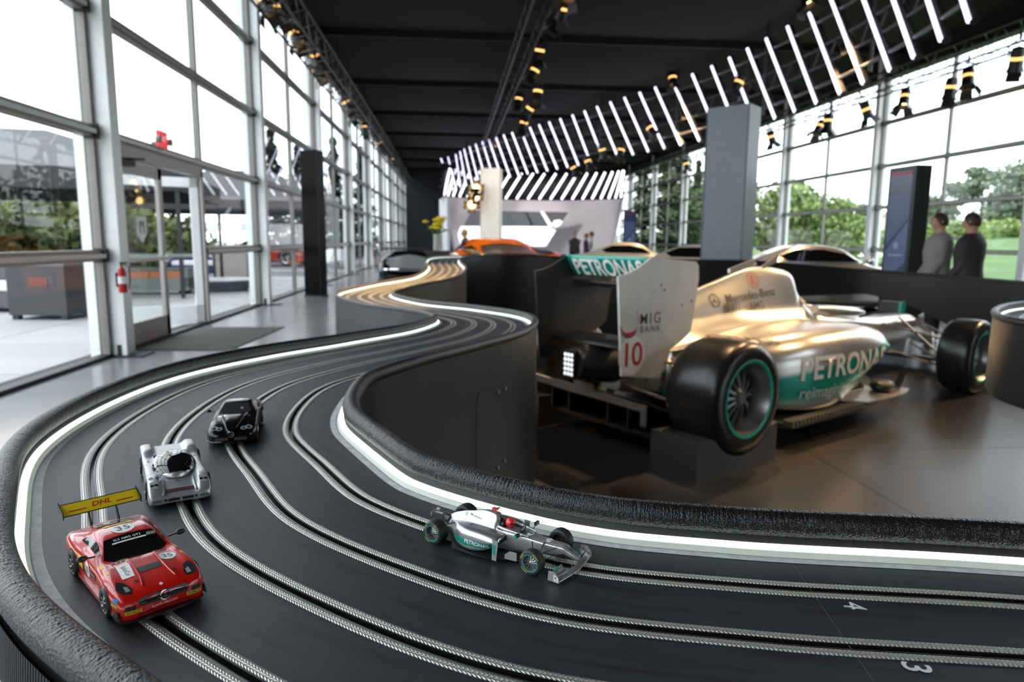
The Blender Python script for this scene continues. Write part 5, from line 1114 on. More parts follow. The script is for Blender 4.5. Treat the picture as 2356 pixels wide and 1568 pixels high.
p = pd(1905, 640, 13.4); show_car('show_car', (p[0], p[1]), R(-9), M_gold, ST_COUPE, 'silver gullwing coupe with wire wheels behind the dark track bridge', wb=(1.22, -1.2), win=WIN_COUPE, ws=WS_COUPE, spokes=22, extra=raised)
p = pd(1475, 600, 20.5); show_car('show_car', (p[0], p[1]), R(-16), M_cream, ST_COUPE, 'cream classic coupe parked beyond the racing car rear wing', win=WIN_COUPE, ws=WS_COUPE)
p = pd(1650, 600, 15.6); show_car('show_car', (p[0], p[1]), R(-20), mat('sand_show_paint', (.66, .55, .40), .25, coat=.4), [(x, zt_-.04, a, b_, c_, d_, e) for x, zt_, a, b_, c_, d_, e in ST_COUPE], 'sand coloured coupe half hidden by the slate grey pillar', win=WIN_COUPE, ws=WS_COUPE)
ST_SUPER = ((2.2, .42, .5, .38, .72, .80, .14), (2.0, .56, .55, .52, .84, .92, .11), (1.5, .76, .5, .74, .86, .96, .1), (1.0, .86, .52, .80, .85, .95, .1), (.6, 1.0, .54, .82, .84, .94, .1), (.2, 1.15, .50, .86, .82, .94, .1), (-.2, 1.2, .47, .88, .82, .95, .1), (-.7, 1.17, .45, .92, .86, .98, .1), (-1.2, 1.06, .46, .95, .90, .995, .12), (-1.7, .97, .5, .94, .90, .98, .2), (-2.1, .92, .55, .86, .82, .92, .3), (-2.25, .86, .5, .78, .72, .8, .4))
M_orange = mat('orange_show_paint', (.80, .17, .004), .2, coat=.8)
def eng(o, bv):
    top_patch('engine_cover', o, bv, [(-1.15, -.42), (-1.05, 0), (-1.15, .42), (-2.1, .50), (-2.1, -.50)], mat('engine_grey', (.05, .042, .038), .25), off=.012)
    for s in (-1, 1): top_patch('rear_haunch_panel', o, bv, [(-1.0, s*.55), (-1.0, s*.80), (-1.95, s*.78), (-1.95, s*.52)], M_blackp, off=.012)
    decal('rear_panel', poly_bm([(-.7, .45), (.7, .45), (.62, .80), (-.62, .80)]), (-3.2, 0, 0), (0, -1, 0), (0, 0, 1), M_blackp, o, bv, (1, 0, 0), off=.012, step=.2)
p = pd(1135, 620, 13.2); show_car('show_car', (p[0], p[1]+.6), R(97), M_orange, ST_SUPER, 'low orange supercar with black engine cover beyond the track', wb=(1.3, -1.3), win=[(.62, .92), (.25, 1.06), (-.2, 1.12), (-.6, 1.08), (-.7, .95)], ws=[(1.0, -.50), (1.1, 0), (1.0, .50), (.22, .46), (.18, 0), (.22, -.46)], z0=.16, extra=eng, tw=.86)
b = MB(); b.lathe([(0, 0), (2.75, 0), (2.75, .155), (0, .155)], (p[0], p[1], 0), 'z', 48); tag(b.build('car_podium', mat('podium_grey', (.05, .05, .055), .35), None, 40), 'low round dark podium under the orange supercar', 'podium')
def rwing(o, bv):
    b = MB(); b.prism([(-2.3, 1.02), (-1.9, .98), (-1.9, .95), (-2.3, .98)], (0, 0, 0), (1, 0, 0), (0, 0, 1), (0, 1, 0), 1.7); b.build('rear_wing', M_carbon, o, 0)
    for s in (-1, 1):
        q = MB(); q.prism([(-2.1, .70), (-1.9, .72), (-1.98, .98), (-2.1, .98)], (0, s*.5, 0), (1, 0, 0), (0, 0, 1), (0, 1, 0), .03); q.build('wing_strut', M_carbon, o, 0)
        decal('orange_flash', poly_bm([(-.9, .45), (.2, .45), (.5, .62), (-.9, .66)]), (0, s*1.7, 0), (-s, 0, 0), (0, 0, 1), M_orange, o, bv, (0, -s, 0), off=.012, step=.2); top_patch('orange_flash', o, bv, [(-1.3, s*.45), (-.4, s*.45), (-.4, s*.75), (-1.3, s*.8)], M_orange, off=.012)
    top_patch('silver_nose', o, bv, [(2.1, -.6), (2.1, .6), (1.2, .7), (.9, 0), (1.2, -.7)], M_c9p, off=.012)
p = pd(940, 620, 21.5); show_car('show_car', (p[0]-.1, p[1]+1.2), R(-84), M_blackp, [(x, min(zt_, 1.0)-.06, a, b_-.08, c_, d_, e) for x, zt_, a, b_, c_, d_, e in ST_SUPER], 'black and orange race car with silver nose beside the left aisle', wb=(1.3, -1.3), ws=[(.9, -.45), (.95, 0), (.9, .45), (.25, .4), (.25, -.4)], extra=rwing, tw=.86)
p = pd(1330, 585, 24); b = empty('bench_seat', (p[0]-.5, p[1], 0)); tag(b, 'low black upholstered bench in front of the curved stage wall', 'bench')
q = MB(); q.tube([(-1.1, 0, .62), (1.1, 0, .62)], [.22, .22], 12); q.build('backrest', M_blk, b); q = MB(); q.box((0, -.25, .36), (2.3, .7, .22)); q.build('seat', M_blk, b, 0)
for s in (-1, 1): q = MB(); q.box((s*.95, -.2, .13), (.08, .6, .26)); q.build('leg', M_blk, b, 0)

# ---- reception counter with a vase of yellow flowers
p = pd(1008, 570, 17.6)
ct = empty('reception_counter', (p[0], p[1], 0)); tag(ct, 'dark reception counter at the far end of the track', 'counter')
q = MB(); q.box((0, 0, .50), (.6, .45, 1.0)); q.build('counter_body', mat('counter_dark', (.03, .03, .032), .4), ct, 0); q = MB(); q.box((0, 0, 1.02), (.66, .5, .04)); q.build('counter_top', mat('counter_top', (.06, .06, .06), .25), ct, 0)
vs_ = empty('flower_vase', (p[0], p[1], 1.04), 0., 1.25); tag(vs_, 'glass vase of yellow flowers standing on the dark counter', 'vase')
q = MB(); q.lathe([(0, .0), (.085, .0), (.095, .02), (.09, .24), (.10, .33), (.092, .33), (.083, .24), (.085, .03), (0, .03)], n=20); q.build('vase', mat('frosted_glass', (.75, .75, .72), .15, trans=.6), vs_)
rn = random.Random(9)
for k in range(16):
    a, rr, hh = rn.uniform(0, 6.28), rn.uniform(.04, .27), rn.uniform(.42, .68); e = (rr*math.cos(a), rr*math.sin(a)*.7, hh)
    q = MB(); q.tube([(0, 0, .06), (e[0]*.3, e[1]*.3, .3), e], .006, 5); so = q.build('stem', mat('stem_green', (.10, .22, .03), .6), vs_)
    q = MB()
    for j in range(6): t = j*math.pi/3; q.ball((e[0]+.035*math.cos(t), e[1]+.035*math.sin(t), e[2]+.01), (.034, .034, .022), 5, 7)
    q.ball((e[0], e[1], e[2]+.02), .03, 5, 7); q.build('blossom', mat('yellow_petal', (.85, .62, .0), .5), so)
for k in range(10):
    a = rn.uniform(0, 6.28); q = MB(); c_, s_ = math.cos(a), math.sin(a); q.add([(.03*c_, .03*s_, .32), (.15*c_-.03*s_, .15*s_+.03*c_, .44), (.26*c_, .26*s_, .42), (.15*c_+.03*s_, .15*s_-.03*c_, .40)], [(0, 1, 2, 3)]); q.build('leaf', mat('leaf_green', (.08, .17, .03), .5), vs_, 0)

# ================================================================ people
def person(loc, rz, h, label, top_m, leg_m, hair_m, skin=(.42, .22, .14), build=1., long_hair=False, dress=False, arms=((.10, .12), (.10, .12)), collar=None):
    o = empty('person', (loc[0], loc[1], 0), rz); tag(o, label, 'person', 'visitors in the hall'); k = h/1.78
    sk = mat('skin_%d' % int(skin[0]*100), skin, .55); mb = MB()
    # facing +x
    def limb(pts, rs, n=12): mb.tube([(x*k, y*k, z*k) for x, y, z in pts], [r*k*build for r in rs], n)
    rows = []
    for z, rx, ry, cx in ((.84, .115, .165, 0), (.92, .125, .175, 0), (1.02, .118, .160, .005), (1.12, .12, .165, .01), (1.24, .13, .185, .01), (1.36, .122, .20, .0), (1.43, .095, .185, -.005), (1.48, .065, .10, -.01), (1.50, .056, .062, -.005), (1.56, .054, .056, .005)):
        rows.append([((cx+rx*build*math.cos(t))*k, ry*build*math.sin(t)*k, z*k) for t in np.linspace(0, 2*math.pi, 21)[:-1]])
    mb.grid(rows, cv=True); n_ = 20; base = len(mb.v)-len(rows)*n_; mb.f.append(tuple(range(base+n_-1, base-1, -1))); mb.f.append(tuple(range(len(mb.v)-n_, len(mb.v))))
    hd_ = []
    for i in range(15):
        t = math.pi*i/14; row = []
        for j in range(20):
            a = 2*math.pi*j/20; x, y, z = .100*math.sin(t)*math.cos(a), .078*math.sin(t)*math.sin(a), .118*math.cos(t)
            if z < -.02: x += .012*(1 if x > 0 else -.6); y *= .86
            if abs(a if a < 3 else a-2*math.pi) < .17 and -.04 < z < .03: x += .024*(1-(z+.005)**2/.0012) if (1-(z+.005)**2/.0012) > 0 else 0
            row.append(((x+.018)*k, y*k, (z+1.655)*k))
        hd_.append(row)
    mb.grid(hd_, cv=True)
    for s in (-1, 1):
        mb.ball((.01*k, s*.080*k, 1.65*k), (.018*k, .012*k, .03*k), 6, 8)
        f_, ou = arms[0 if s < 0 else 1]
        sh = (0, s*.20, 1.405); el = (-.02+f_*.3, s*(.235+ou*.3), 1.13); wr_ = (.06+f_*1.2, s*(.235+ou*.15), .89)
        limb([sh, ((sh[0]+el[0])/2, (sh[1]+el[1])/2, (sh[2]+el[2])/2), el, ((el[0]+wr_[0])/2, (el[1]+wr_[1])/2, (el[2]+wr_[2])/2), wr_], [.062, .054, .046, .042, .032], 10)
        pm_ = (wr_[0]+.012, wr_[1], wr_[2]-.05); limb([wr_, pm_, (pm_[0]+.004, pm_[1], pm_[2]-.045)], [.030, .040, .034], 8)
        for q in range(4): y_ = pm_[1]+(-.027+.018*q); limb([(pm_[0], y_, pm_[2]-.04), (pm_[0]+.012, y_, pm_[2]-.085), (pm_[0]+.03, y_, pm_[2]-.115+.008*abs(q-1.5))], [.0105, .0098, .008], 6)
        limb([(pm_[0]+.015, pm_[1]-s*.02, pm_[2]), (pm_[0]+.045, pm_[1]-s*.03, pm_[2]-.03), (pm_[0]+.055, pm_[1]-s*.028, pm_[2]-.06)], [.012, .011, .009], 6)
        limb([(0, s*.09, .90), (.01, s*.10, .70), (.02, s*.10, .48), (-.005, s*.10, .30), (-.01, s*.10, .08)], [.098, .088, .062, .060, .042], 12)
        mb.ball((.055*k, s*.10*k, .042*k), (.13*k, .048*k, .042*k), 8, 12)
    me = mb.mesh('body'); ob = link('body', me, o)
    rm = ob.modifiers.new('r', 'REMESH'); rm.mode = 'VOXEL'; rm.voxel_size = .011*k
    sm_ = ob.modifiers.new('s', 'SMOOTH'); sm_.factor = .5; sm_.iterations = 3
    dg = bpy.context.evaluated_depsgraph_get(); ne = bpy.data.meshes.new_from_object(ob.evaluated_get(dg)); ob.modifiers.clear(); ob.data = ne
    ne.materials.clear()
    for m_ in (sk, leg_m, M_blk): ne.materials.append(m_)
    for p_ in ne.polygons: z = p_.center.z/k; y = abs(p_.center.y)/k; p_.material_index = 2 if z < .085 else (1 if z < .93 and y < .205 else 0)
    ne.shade_smooth()
    # garment shell over torso and sleeves
    bm = bmesh.new(); bm.from_mesh(ne); lim = .45 if dress else .80
    kill = [f for f in bm.faces if not ((lim < f.calc_center_median().z/k < 1.49 and (abs(f.calc_center_median().y)/k < .21 or f.calc_center_median().z/k > .90)))]
    bmesh.ops.delete(bm, geom=kill, context='FACES')
    for v in bm.verts:
        g = .016*k*(1+1.2*max(0, 1.05-v.co.z/k)); nn = v.normal; v.co += nn*g
    me2 = bpy.data.meshes.new('jacket'); bm.to_mesh(me2); bm.free(); me2.materials.append(top_m); me2.shade_smooth(); jo = link('jacket', me2, o); jo.modifiers.new('t', 'SOLIDIFY').thickness = .008
    if collar:
        c = MB(); c.lathe([(.066*k, 1.46*k), (.062*k, 1.52*k), (.056*k, 1.52*k), (.058*k, 1.46*k)], n=16); c.build('collar', collar, o)
    # hair
    hb = MB(); rows = []
    low = -.28 if long_hair else -.055
    for i in range(12):
        t = i/11
        row = []
        for j in range(24):
            a = 2*math.pi*j/24; front = max(0, math.cos(a)); zl = low*(1-front)**1+.072*front if not long_hair else (low if front < .35 else .06)
            z = .128-(.128-zl)*t; e = min(1, math.sqrt(max(0, 1-min(1, max(-.2, z)/.128)**2))); row.append(((.018+.110*e*math.cos(a))*k-(.004*k), .088*e*math.sin(a)*k, (1.655+z)*k))
        rows.append(row)
    hb.grid(rows, cv=True); hb.build('hair', hair_m, o)
    for s in (-1, 1):
        e = MB(); e.ball((.108*k, s*.030*k, 1.665*k), (.010*k, .013*k, .008*k), 6, 8); e.build('eye', M_decd, o)
    mo_ = MB(); mo_.ball((.112*k, 0, 1.605*k), (.008*k, .022*k, .005*k), 5, 8); mo_.build('mouth', mat('lip', (.30, .10, .08), .5), o)
    return o
JG = mat('grey_suit_cloth', (.22, .20, .185), .85, bump=.2, bscale=300); JB = mat('black_jacket_cloth', (.022, .019, .018), .7, bump=.2, bscale=200); TR = mat('dark_trouser_cloth', (.02, .02, .025), .8)
HB = mat('dark_brown_hair', (.03, .016, .010), .6, bump=.3, bscale=150); HBl = mat('blond_hair', (.55, .33, .12), .6); HR = mat('auburn_hair', (.20, .06, .03), .6)
p = pd(2157, 600, 9.3); person((p[0], p[1]), R(160), 1.735, 'man in a grey suit jacket standing beside the kiosk', JG, TR, HB, build=1.24, arms=((.08, -.25), (.08, -.25)), collar=mat('blue_shirt', (.16, .2, .28), .7))
p = pd(2230, 600, 8.8); person((p[0], p[1]), R(124), 1.72, 'dark haired man in a black jacket with his back partly turned', JB, TR, HB, build=1.26, arms=((.08, -.25), (.08, -.25)))
p = pd(1322, 570, 27.5); person((p[0], p[1]), R(-100), 1.70, 'woman with long hair in a black dress before the stage wall', mat('black_dress', (.012, .012, .014), .7), TR, HR, build=.78, long_hair=True, dress=True, arms=((.05, -.25), (.05, -.25)))
p = pd(1348, 570, 28.0); person((p[0], p[1]), R(0), 1.62, 'woman in a dark top with an orange skirt talking to a man', mat('plum_top', (.06, .02, .04), .7), mat('orange_skirt', (.35, .10, .03), .7), HR, build=.82, arms=((.1, -.2), (.1, -.2)))
p = pd(1361, 570, 28.4); person((p[0], p[1]), R(180), 1.70, 'man in a white shirt talking in front of the stage wall', mat('white_shirt', (.6, .6, .58), .7), mat('light_trousers', (.5, .5, .5), .8), HB)
p = pd(1078, 570, 19.5); person((p[0]-.1, p[1]), R(185), 1.62, 'blond person in black looking down behind the orange supercar', JB, TR, HBl)
# ================================================================ outside
M_pave = mat('pale_grey_paving', (.30, .30, .31), .6, var=.12, scale=.7)
M_grass = mat('lawn_green', (.05, .115, .013), .9, var=.30, scale=.35, bump=.5, bscale=30)
pv = empty('ground_patio', (0, 0, -.04)); tag(pv, kind='structure')
b = MB(); b.box((-24, 24, -.06), (40, 90, .08)); b.build('patio_bed', mat('patio_joint', (.14, .14, .14), .9), pv, 0)
sl = MB(); sl.box((0, 0, -.012), (1.98, 1.98, .03)); sme = sl.mesh('paving_slab'); sme.materials.append(M_pave)
for i in range(7):
    for j in range(14):
        o = link('paving_slab', sme, pv); o.location = (-5.0-2*i, -2.+2*j, 0.01)
b = MB(); b.box((-31.5, 24, -.008), (25, 90, .03)); b.box((-11.5, 47.5, -.008), (14.9, 37, .03)); b.build('far_paving', M_pave, pv, 0)
# lawn rising to the right
rows = []
def lawn_z(x, y): return -.45+max(0, x-18)*.055+.25*math.sin(x*.08)*math.cos(y*.05)
for x in np.linspace(13.9, 150, 40): rows.append([(x, y, lawn_z(x, y) if x > 16 else -.12) for y in np.linspace(-30, 190, 36)])
b = MB(); b.grid(rows); tag(b.build('ground_lawn', M_grass, None, 180), kind='structure')
rows = [[(x, y, -.5) for y in (56.6, 120, 200)] for x in (-120, -44, 14)]; b = MB(); b.grid(rows); tag(b.build('ground_far', mat('dull_ground', (.16, .17, .13), .9), None, 0), kind='structure')
rows = [[(x, y, -.3) for y in (-40, 60, 120)] for x in (-160, -44)]; b = MB(); b.grid(rows); tag(b.build('ground_verge', mat('verge_green', (.10, .15, .05), .9), None, 0), kind='structure')

def leaf_mat(name, c): return mat(name, c, .75, var=.45, scale=1.1)
def crown_mesh(name, blobs, n, leaf, m, seed):
    rn = random.Random(seed); vs, fs = [], []
    tot = sum(b_[3]*b_[3] for b_ in blobs)
    for (cx, cy, cz, r, sz) in blobs:
        for q in range(int(n*r*r/tot)):
            v = Vector((rn.gauss(0, 1), rn.gauss(0, 1), rn.gauss(0, 1))).normalized()*(r*(.55+.5*rn.random())); v.z *= sz
            c = Vector((cx, cy, cz))+v; a = Vector((rn.gauss(0, 1), rn.gauss(0, 1), rn.gauss(0, 1))).normalized(); t = a.orthogonal().normalized(); u = a.cross(t); s = leaf*rn.uniform(.6, 1.4)
            k = len(vs); vs += [c+t*s, c+u*s*.7, c-t*s, c-u*s*.7]; fs.append((k, k+1, k+2, k+3))
    me = bpy.data.meshes.new(name); me.from_pydata([tuple(v) for v in vs], [], fs); me.materials.append(m); return me
def tree(loc, h, kind, label, col, seed, w=1., group='trees outside the glass walls'):
    o = empty('tree', loc); tag(o, label, 'tree', group); rn = random.Random(seed)
    lm = leaf_mat('foliage_%s' % label.replace(' ', '_')[:40], col)
    if kind == 'conifer':
        bl = []
        for k in range(12):
            t = k/11; rr = (1-t)*.24*h*w+.25; z = .12*h+t*.86*h
            for j in range(3): a = rn.uniform(0, 6.28); bl.append((rr*.5*math.cos(a), rr*.5*math.sin(a), z, rr*.62, .35))
        core = [(0, 0, .3*h, .16*h*w, 1.6)]
    elif kind == 'pine':
        bl = [(rn.uniform(-.28, .28)*h*w, rn.uniform(-.28, .28)*h*w, h*rn.uniform(.62, .95), h*.15*w, .5) for k in range(9)]
    else:
        bl = [(rn.uniform(-.25, .25)*h*w, rn.uniform(-.25, .25)*h*w, h*rn.uniform(.35, .8), h*rn.uniform(.16, .24)*w, .85) for k in range(11)]
    if kind == 'conifer':
        vs, fs = [], []
        for q in range(5200):
            t = rn.random()**1.5; rr = ((1-t)*.20*h*w+.12)*(.25+.75*rn.random()**.5)*(.75+.35*math.sin(t*46+rn.random())); a = rn.uniform(0, 6.283); c = Vector((rr*math.cos(a), rr*math.sin(a), .08*h+t*.94*h-rr*.25))
            d1 = Vector((math.cos(a), math.sin(a), -.35)).normalized(); d2 = Vector((-math.sin(a), math.cos(a), rn.uniform(-.5, .5))).normalized(); s_ = .022*h*rn.uniform(.6, 1.3)
            k = len(vs); vs += [c+d1*s_, c+d2*s_*.6, c-d1*s_, c-d2*s_*.6]; fs.append((k, k+1, k+2, k+3))
        me = bpy.data.meshes.new('crown'); me.from_pydata([tuple(v) for v in vs], [], fs); me.materials.append(lm)
    else: me = crown_mesh('crown', bl, 2600 if kind != 'conifer' else 6000, .028*h if kind != 'conifer' else .026*h, lm, seed)
    link('crown', me, o)
    t = MB(); t.tube([(0, 0, -.3), (.02*h, 0, .4*h), (0, .01*h, .82*h)], [.022*h, .016*h, .006*h], 8)
    for k in range(5): a = rn.uniform(0, 6.28); z = h*rn.uniform(.35, .7); t.tube([(0, 0, z), (.16*h*w*math.cos(a), .16*h*w*math.sin(a), z+.10*h)], [.009*h, .004*h], 5)
    t.build('trunk', mat('bark', (.07, .05, .04), .9), o)
    return o
def bush(loc, r, h, label, col, seed, cat='bush', group='bushes outside the glass walls'):
    o = empty('bush', loc); tag(o, label, cat, group); rn = random.Random(seed)
    bl = [(rn.uniform(-.6, .6)*r, rn.uniform(-.6, .6)*r, h*rn.uniform(.3, .65), h*rn.uniform(.35, .5), .85) for k in range(9)]
    link('foliage', crown_mesh('foliage', bl, 1600, .06*h+.03, leaf_mat('bush_%d' % seed, col), seed), o)
    t = MB()
    for k in range(5): a = k*1.3; t.tube([(0, 0, -.2), (r*.4*math.cos(a), r*.4*math.sin(a), h*.6)], .03, 5)
    t.build('stems', mat('bark', (.07, .05, .04), .9), o)
def at(x, y, d, z=None):
    p = pd(x, y, d); return (p[0], p[1], p[2] if z is None else z)
G1, G2, G3 = (.075, .12, .022), (.035, .062, .022), (.10, .15, .03)
# left: hedge and trees behind the terrace
for k, (x, d, h) in enumerate(((-60, 20, 2.6), (20, 22, 3.0), (90, 23, 2.9), (150, 25, 3.0), (300, 27, 2.7), (370, 30, 2.8))):
    bush(at(x, 540, d, -.1), 2.0, h, f'leafy green hedge bush behind the terrace, {ORD[k]} from the left', (.06, .078, .02) if k % 2 else (.085, .105, .026), 20+k)
for k, (x, d, h) in enumerate(((632, 40, 7.6), (690, 44, 7.2), (772, 46, 8.0), (835, 52, 8.2))):
    tree(at(x, 540, d, -.2), h, 'conifer', f'dark conifer beyond the left glass wall, {ORD[k]} from the door', (.03, .045, .028), 40+k, 1.0)
# dark canopies and white marquees left
def canopy(loc, w, d, h, rise, m, label, rz=0.):
    o = empty('canopy_tent', loc, rz); tag(o, label, 'tent', 'tents on the terrace')
    b = MB(); b.add([(-w/2, -d/2, h), (w/2, -d/2, h), (w/2, d/2, h), (-w/2, d/2, h), (-w*.12, 0, h+rise), (w*.12, 0, h+rise)], [(0, 1, 5, 4), (1, 2, 5), (2, 3, 4, 5), (3, 0, 4)]); b.build('roof_cloth', m, o, 0)
    b = MB()
    for (a, c, e, f) in ((-w/2, -d/2, w/2, -d/2), (w/2, -d/2, w/2, d/2), (w/2, d/2, -w/2, d/2), (-w/2, d/2, -w/2, -d/2)): b.add([(a, c, h), (e, f, h), (e, f, h-.45), (a, c, h-.45)], [(0, 1, 2, 3)])
    b.build('valance', mat('canopy_shade_cloth', (.02, .018, .022), .8) if m != M_tentw else m, o, 0)
    for sx in (-1, 1):
        for sy in (-1, 1): q = MB(); q.box((sx*(w/2-.06), sy*(d/2-.06), h/2), (.08, .08, h)); q.build('post', M_gasket if m != M_tentw else M_alu, o, 0)
M_tentd = mat('charcoal_tent_cloth', (.04, .038, .043), .7); M_tentw = mat('white_tent_cloth', (.75, .76, .78), .6)
canopy(at(10, 540, 16.5, 0), 9, 6, 2.75, 1.1, M_tentd, 'charcoal canopy roof above the terrace seen by the near column', R(10))
canopy(at(560, 540, 34, 0), 11, 7, 3.0, 1.6, M_tentd, 'charcoal canopy roof above the terrace beyond the open door', R(4))
canopy(at(520, 540, 42, 0), 8, 5, 2.2, .5, M_tentw, 'white marquee far behind the open door')
canopy(at(690, 540, 54, 0), 9, 5, 2.4, .4, M_tentw, 'white marquee behind the red rally car')
# terrace furniture
def sofa(loc, rz, w, m, cm, label, h=.62):
    o = empty('terrace_sofa', loc, rz); tag(o, label, 'sofa', 'sofas on the terrace')
    q = MB(); q.box((0, 0, .24), (w, .85, .30)); q.build('seat_base', m, o, 0); q = MB(); q.box((0, .36, h*.62), (w, .14, h*.75)); q.build('backrest', m, o, 0)
    for s in (-1, 1): q = MB(); q.box((s*(w/2-.07), 0, .40), (.14, .85, .44)); q.build('armrest', m, o, 0); q = MB(); q.box((s*(w/2-.2), 0, .05), (.1, .7, .10)); q.build('foot', M_gasket, o, 0)
    n_ = max(1, int(w/.8))
    for k in range(n_): q = MB(); q.box((-w/2+.14+(w-.28)*(k+.5)/n_, -.03, .46), ((w-.28)/n_-.02, .70, .14)); q.build('cushion', cm, o, 0)
DK = mat('dark_wicker', (.035, .033, .04), .7, bump=.4, bscale=120); WC = mat('white_cushion', (.62, .60, .58), .8); BL = mat('navy_cloth', (.012, .016, .09), .8); CRM = mat('cream_cloth', (.50, .44, .40), .8)
p = pz(45, 720, -.02); sofa((p[0]-.5, p[1]+.6, -.03), R(-8), 1.6, mat('grey_planter', (.06, .06, .07), .6), WC, 'grey terrace sofa with white cushions outside the first window', .8)
p = pz(140, 735, -.02); b = empty('terrace_cabinet', (p[0]-.3, p[1]+.4, -.03), R(-6)); tag(b, 'dark boxy terrace heater cabinet with an orange glow panel', 'cabinet')
q = MB(); q.box((0, 0, .48), (.95, .8, .80)); q.build('cabinet_body', mat('cabinet_black', (.025, .023, .028), .35), b, 0); q = MB(); q.box((0, 0, .90), (1.0, .85, .05)); q.build('cabinet_top', mat('cabinet_top', (.1, .1, .11), .3), b, 0)
for sx in (-1, 1):
    for sy in (-1, 1): q = MB(); q.box((sx*.4, sy*.32, .04), (.1, .1, .09)); q.build('foot', M_gasket, b, 0)
q = MB(); q.box((.05, -.405, .62), (.30, .01, .14)); q.build('glow_panel', mat('orange_glow', (.12, .025, .01), .4, emit=(1, .12, .03), estr=.006), b, 0)
def rtable(loc, r, h, label):
    o = empty('round_table', loc); tag(o, label, 'table', 'round tables on the terrace'); q = MB(); q.lathe([(r*.62, 0), (r*.72, .0), (r, h-.03), (r*.96, h-.03), (0, h-.06)], n=28); q.build('table_bowl', mat('slate_blue', (.06, .09, .13), .5), o); q = MB(); q.lathe([(0, h), (r*1.02, h), (r*1.02, h-.03), (0, h-.03)], n=28); q.build('table_top', mat('pale_top', (.35, .38, .40), .4), o)
p = pz(182, 722, 0); rtable((p[0]+.1, p[1]+.5, -.03), .42, .32, 'small slate blue round table outside the first window')
p = pz(510, 665, 0); rtable((p[0], p[1], -.03), .85, .30, 'wide slate blue round table outside beyond the door')
p = pz(480, 640, 0); sofa((p[0]-1.0, p[1]+2.2, -.03), 0, 2.0, BL, WC, 'navy terrace sofa beyond the wide round table')
p = pz(512, 645, 0); b = empty('terrace_armchair', (p[0]+.2, p[1]+.4, -.03)); tag(b, 'tall cream armchair back outside beyond the door', 'armchair')
q = MB(); q.box((0, 0, .58), (.95, .25, 1.1)); q.build('backrest', CRM, b, 0); q = MB(); q.box((0, .4, .3), (.95, .6, .5)); q.build('seat', CRM, b, 0)
for s in (-1, 1): q = MB(); q.box((s*.52, .35, .45), (.12, .8, .8)); q.build('armrest', DK, b, 0)
p = pz(330, 690, 0); sofa((p[0]-1.4, p[1]+2.2, -.03), R(5), 3.2, mat('grey_sofa_cloth', (.16, .18, .17), .8), mat('coral_cushion', (.42, .14, .06), .8), 'grey terrace sofa with coral cushions seen through the door')
def wchair(loc, rz, label):
    o = empty('lounge_chair', loc, rz); tag(o, label, 'chair', 'white lounge chairs outside'); q = MB(); q.grid([[(x, y, z) for x in (-.35, 0, .35)] for y, z in ((-.4, .34), (-.1, .30), (.2, .30), (.42, .85))]); oo = q.build('shell', mat('white_shell', (.7, .7, .72), .4), o); oo.modifiers.new('t', 'SOLIDIFY').thickness = .04
    q = MB(); q.cyl((0, 0, .0), (0, 0, .3), .05); q.lathe([(0, 0), (.26, 0), (.24, .03), (0, .05)], n=16); q.build('pedestal', M_gasket, o)
p = pz(752, 622, 0); wchair((p[0]-.2, p[1], 0), R(-30), 'white lounge chair outside the third window, nearer one'); p = pz(775, 618, 0); wchair((p[0], p[1]+.5, 0), R(20), 'white lounge chair outside the third window, farther one')
# red rally car outside
p = pz(672, 610, 0)
def rally(o, bv):
    spoiler(o, bv); decal('door_plate', poly_bm(rect(.5, .5)), (-.2, -1.7, .65), (1, 0, 0), (0, 0, 1), M_white, o, bv, (0, 1, 0), off=.012, step=.2)
    q = MB(); q.box((.2, 0, 1.32), (1.1, 1.0, .05)); q.build('roof_rack', M_carbon, o, 0)
show_car('rally_car', (p[0]-1.2, p[1]+.6), R(-14), mat('rally_red_paint', (.50, .06, .03), .3, coat=.4), ST_COUPE, 'red off road rally car parked on the terrace outside', r=.40, win=WIN_COUPE, ws=WS_COUPE, extra=rally)
# right: trees, conifers, hill, hedges
for k, (x, d, h, kind, col) in enumerate(((1475, 62, 11, 'conifer', (.07, .11, .04)), (1525, 60, 12, 'conifer', (.08, .125, .045)), (1560, 66, 12.5, 'conifer', (.07, .11, .045)), (1600, 64, 9, 'conifer', (.08, .12, .045)), (1648, 60, 8, 'round', (.09, .14, .04)))):
    tree(at(x, 545, d, -.4), h, kind, f'tall dark evergreen beyond the far right windows, {ORD[k]} from the stage', col, 60+k, 1.1)
for k, (x, d, h, w) in enumerate(((1765, 40, 5.2, 1.2), (1830, 42, 5.8, 1.2), (1900, 40, 4.8, 1.3), (1955, 44, 4.6, 1.2))):
    tree(at(x, 560, d, -.4), h, 'round', f'broad light green tree beyond the right windows, {ORD[k]} from the slate pillar', (.15, .21, .055) if k % 2 else (.17, .24, .06), 70+k, w)
for k, (x, d, h, kind) in enumerate(((1965, 85, 9, 'pine'), (2150, 95, 11, 'round'), (2185, 105, 10, 'pine'), (2250, 90, 16.5, 'pine'), (2300, 82, 12, 'round'), (2345, 80, 17, 'round'), (2420, 88, 16, 'round'))):
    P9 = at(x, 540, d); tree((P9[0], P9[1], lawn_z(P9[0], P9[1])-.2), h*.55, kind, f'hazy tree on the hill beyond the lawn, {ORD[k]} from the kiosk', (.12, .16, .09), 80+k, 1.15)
for k, (x, d, r, h) in enumerate(((2130, 75, 5, 3.2), (2200, 78, 6, 2.8), (2270, 72, 6, 3.0), (2345, 74, 6, 2.8), (2420, 70, 5, 2.6))):
    P9 = at(x, 540, d); bush((P9[0], P9[1], lawn_z(P9[0], P9[1])-.2), r, h*.8, f'low green hedge bush at the edge of the lawn, {ORD[k]} from the kiosk', (.19, .27, .07), 100+k)
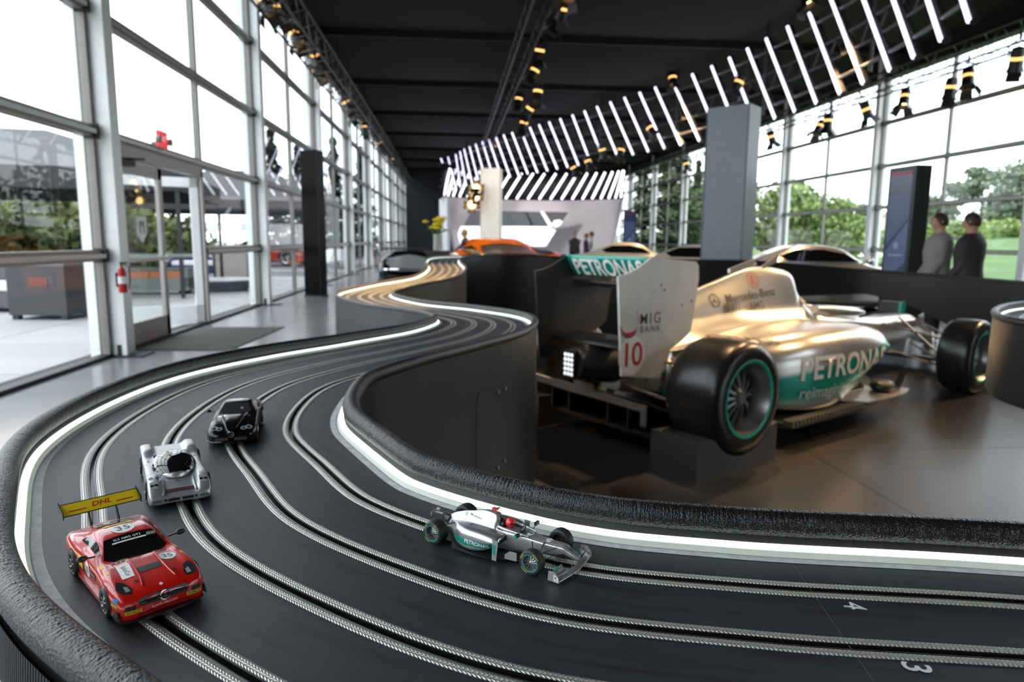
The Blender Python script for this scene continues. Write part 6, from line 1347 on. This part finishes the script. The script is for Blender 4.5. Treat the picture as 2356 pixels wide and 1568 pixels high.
for k, (x, d, r, h) in enumerate(((2300, 17.5, .8, .95), (2370, 17.0, .8, 1.0), (1990, 26, 1.2, 1.1), (1900, 28, 1.5, 1.2), (1770, 32, 1.5, 1.2))):
    P9 = at(x, 600, d); P9 = (max(P9[0], 15.3+r), P9[1]); bush((P9[0], P9[1], lawn_z(P9[0], P9[1])), r, h, f'shrub close outside the right glass wall, {ORD[k]} from the right edge', (.15, .21, .06), 120+k)
for k, (x, y, d, w) in enumerate(((2085, 497, 110, 6), (2120, 460, 118, 7), (2310, 448, 120, 5))):
    p = at(x, y, d); o = empty('house', (p[0], p[1], lawn_z(p[0], p[1])-.3)); tag(o, f'pale house on the hill beyond the lawn, {ORD[k]} from the kiosk', 'house')
    q = MB(); q.box((0, 0, 1.8), (w, w*.7, 3.6)); q.build('house_wall', mat('cream_render', (.55, .45, .36), .8), o, 0); q = MB(); q.add([(-w*.55, -w*.4, 3.5), (w*.55, -w*.4, 3.5), (w*.55, w*.4, 3.5), (-w*.55, w*.4, 3.5), (-w*.3, 0, 5), (w*.3, 0, 5)], [(0, 1, 5, 4), (1, 2, 5), (2, 3, 4, 5), (3, 0, 4)]); q.build('house_roof', mat('tan_roof', (.25, .16, .12), .8), o, 0)
    for s in (-1, 1): q = MB(); q.box((s*w*.25, -w*.355, 1.9), (.9, .06, 1.1)); q.build('window', mat('house_window', (.05, .06, .07), .2), o, 0)
# sand bunker and path on the lawn, parked white car roof by the right windows
q = MB(); q.ball((0, 0, 0), (3.5, 2.5, .25), 8, 20); o = q.build('sand_bunker', mat('pale_sand', (.62, .55, .45), .9), None); p = at(1985, 548, 55); o.location = (p[0], p[1], lawn_z(p[0], p[1])+.02); tag(o, 'pale sand bunker in the lawn beyond the right windows', 'bunker')
p = at(2120, 640, 16.5, -.1); show_car('show_car', (p[0]+.6, p[1]), R(-30), mat('white_show_paint', (.75, .76, .78), .3, coat=.4), ST_COUPE, 'white car whose roof shows behind the two men', win=WIN_COUPE, ws=WS_COUPE) if False else None
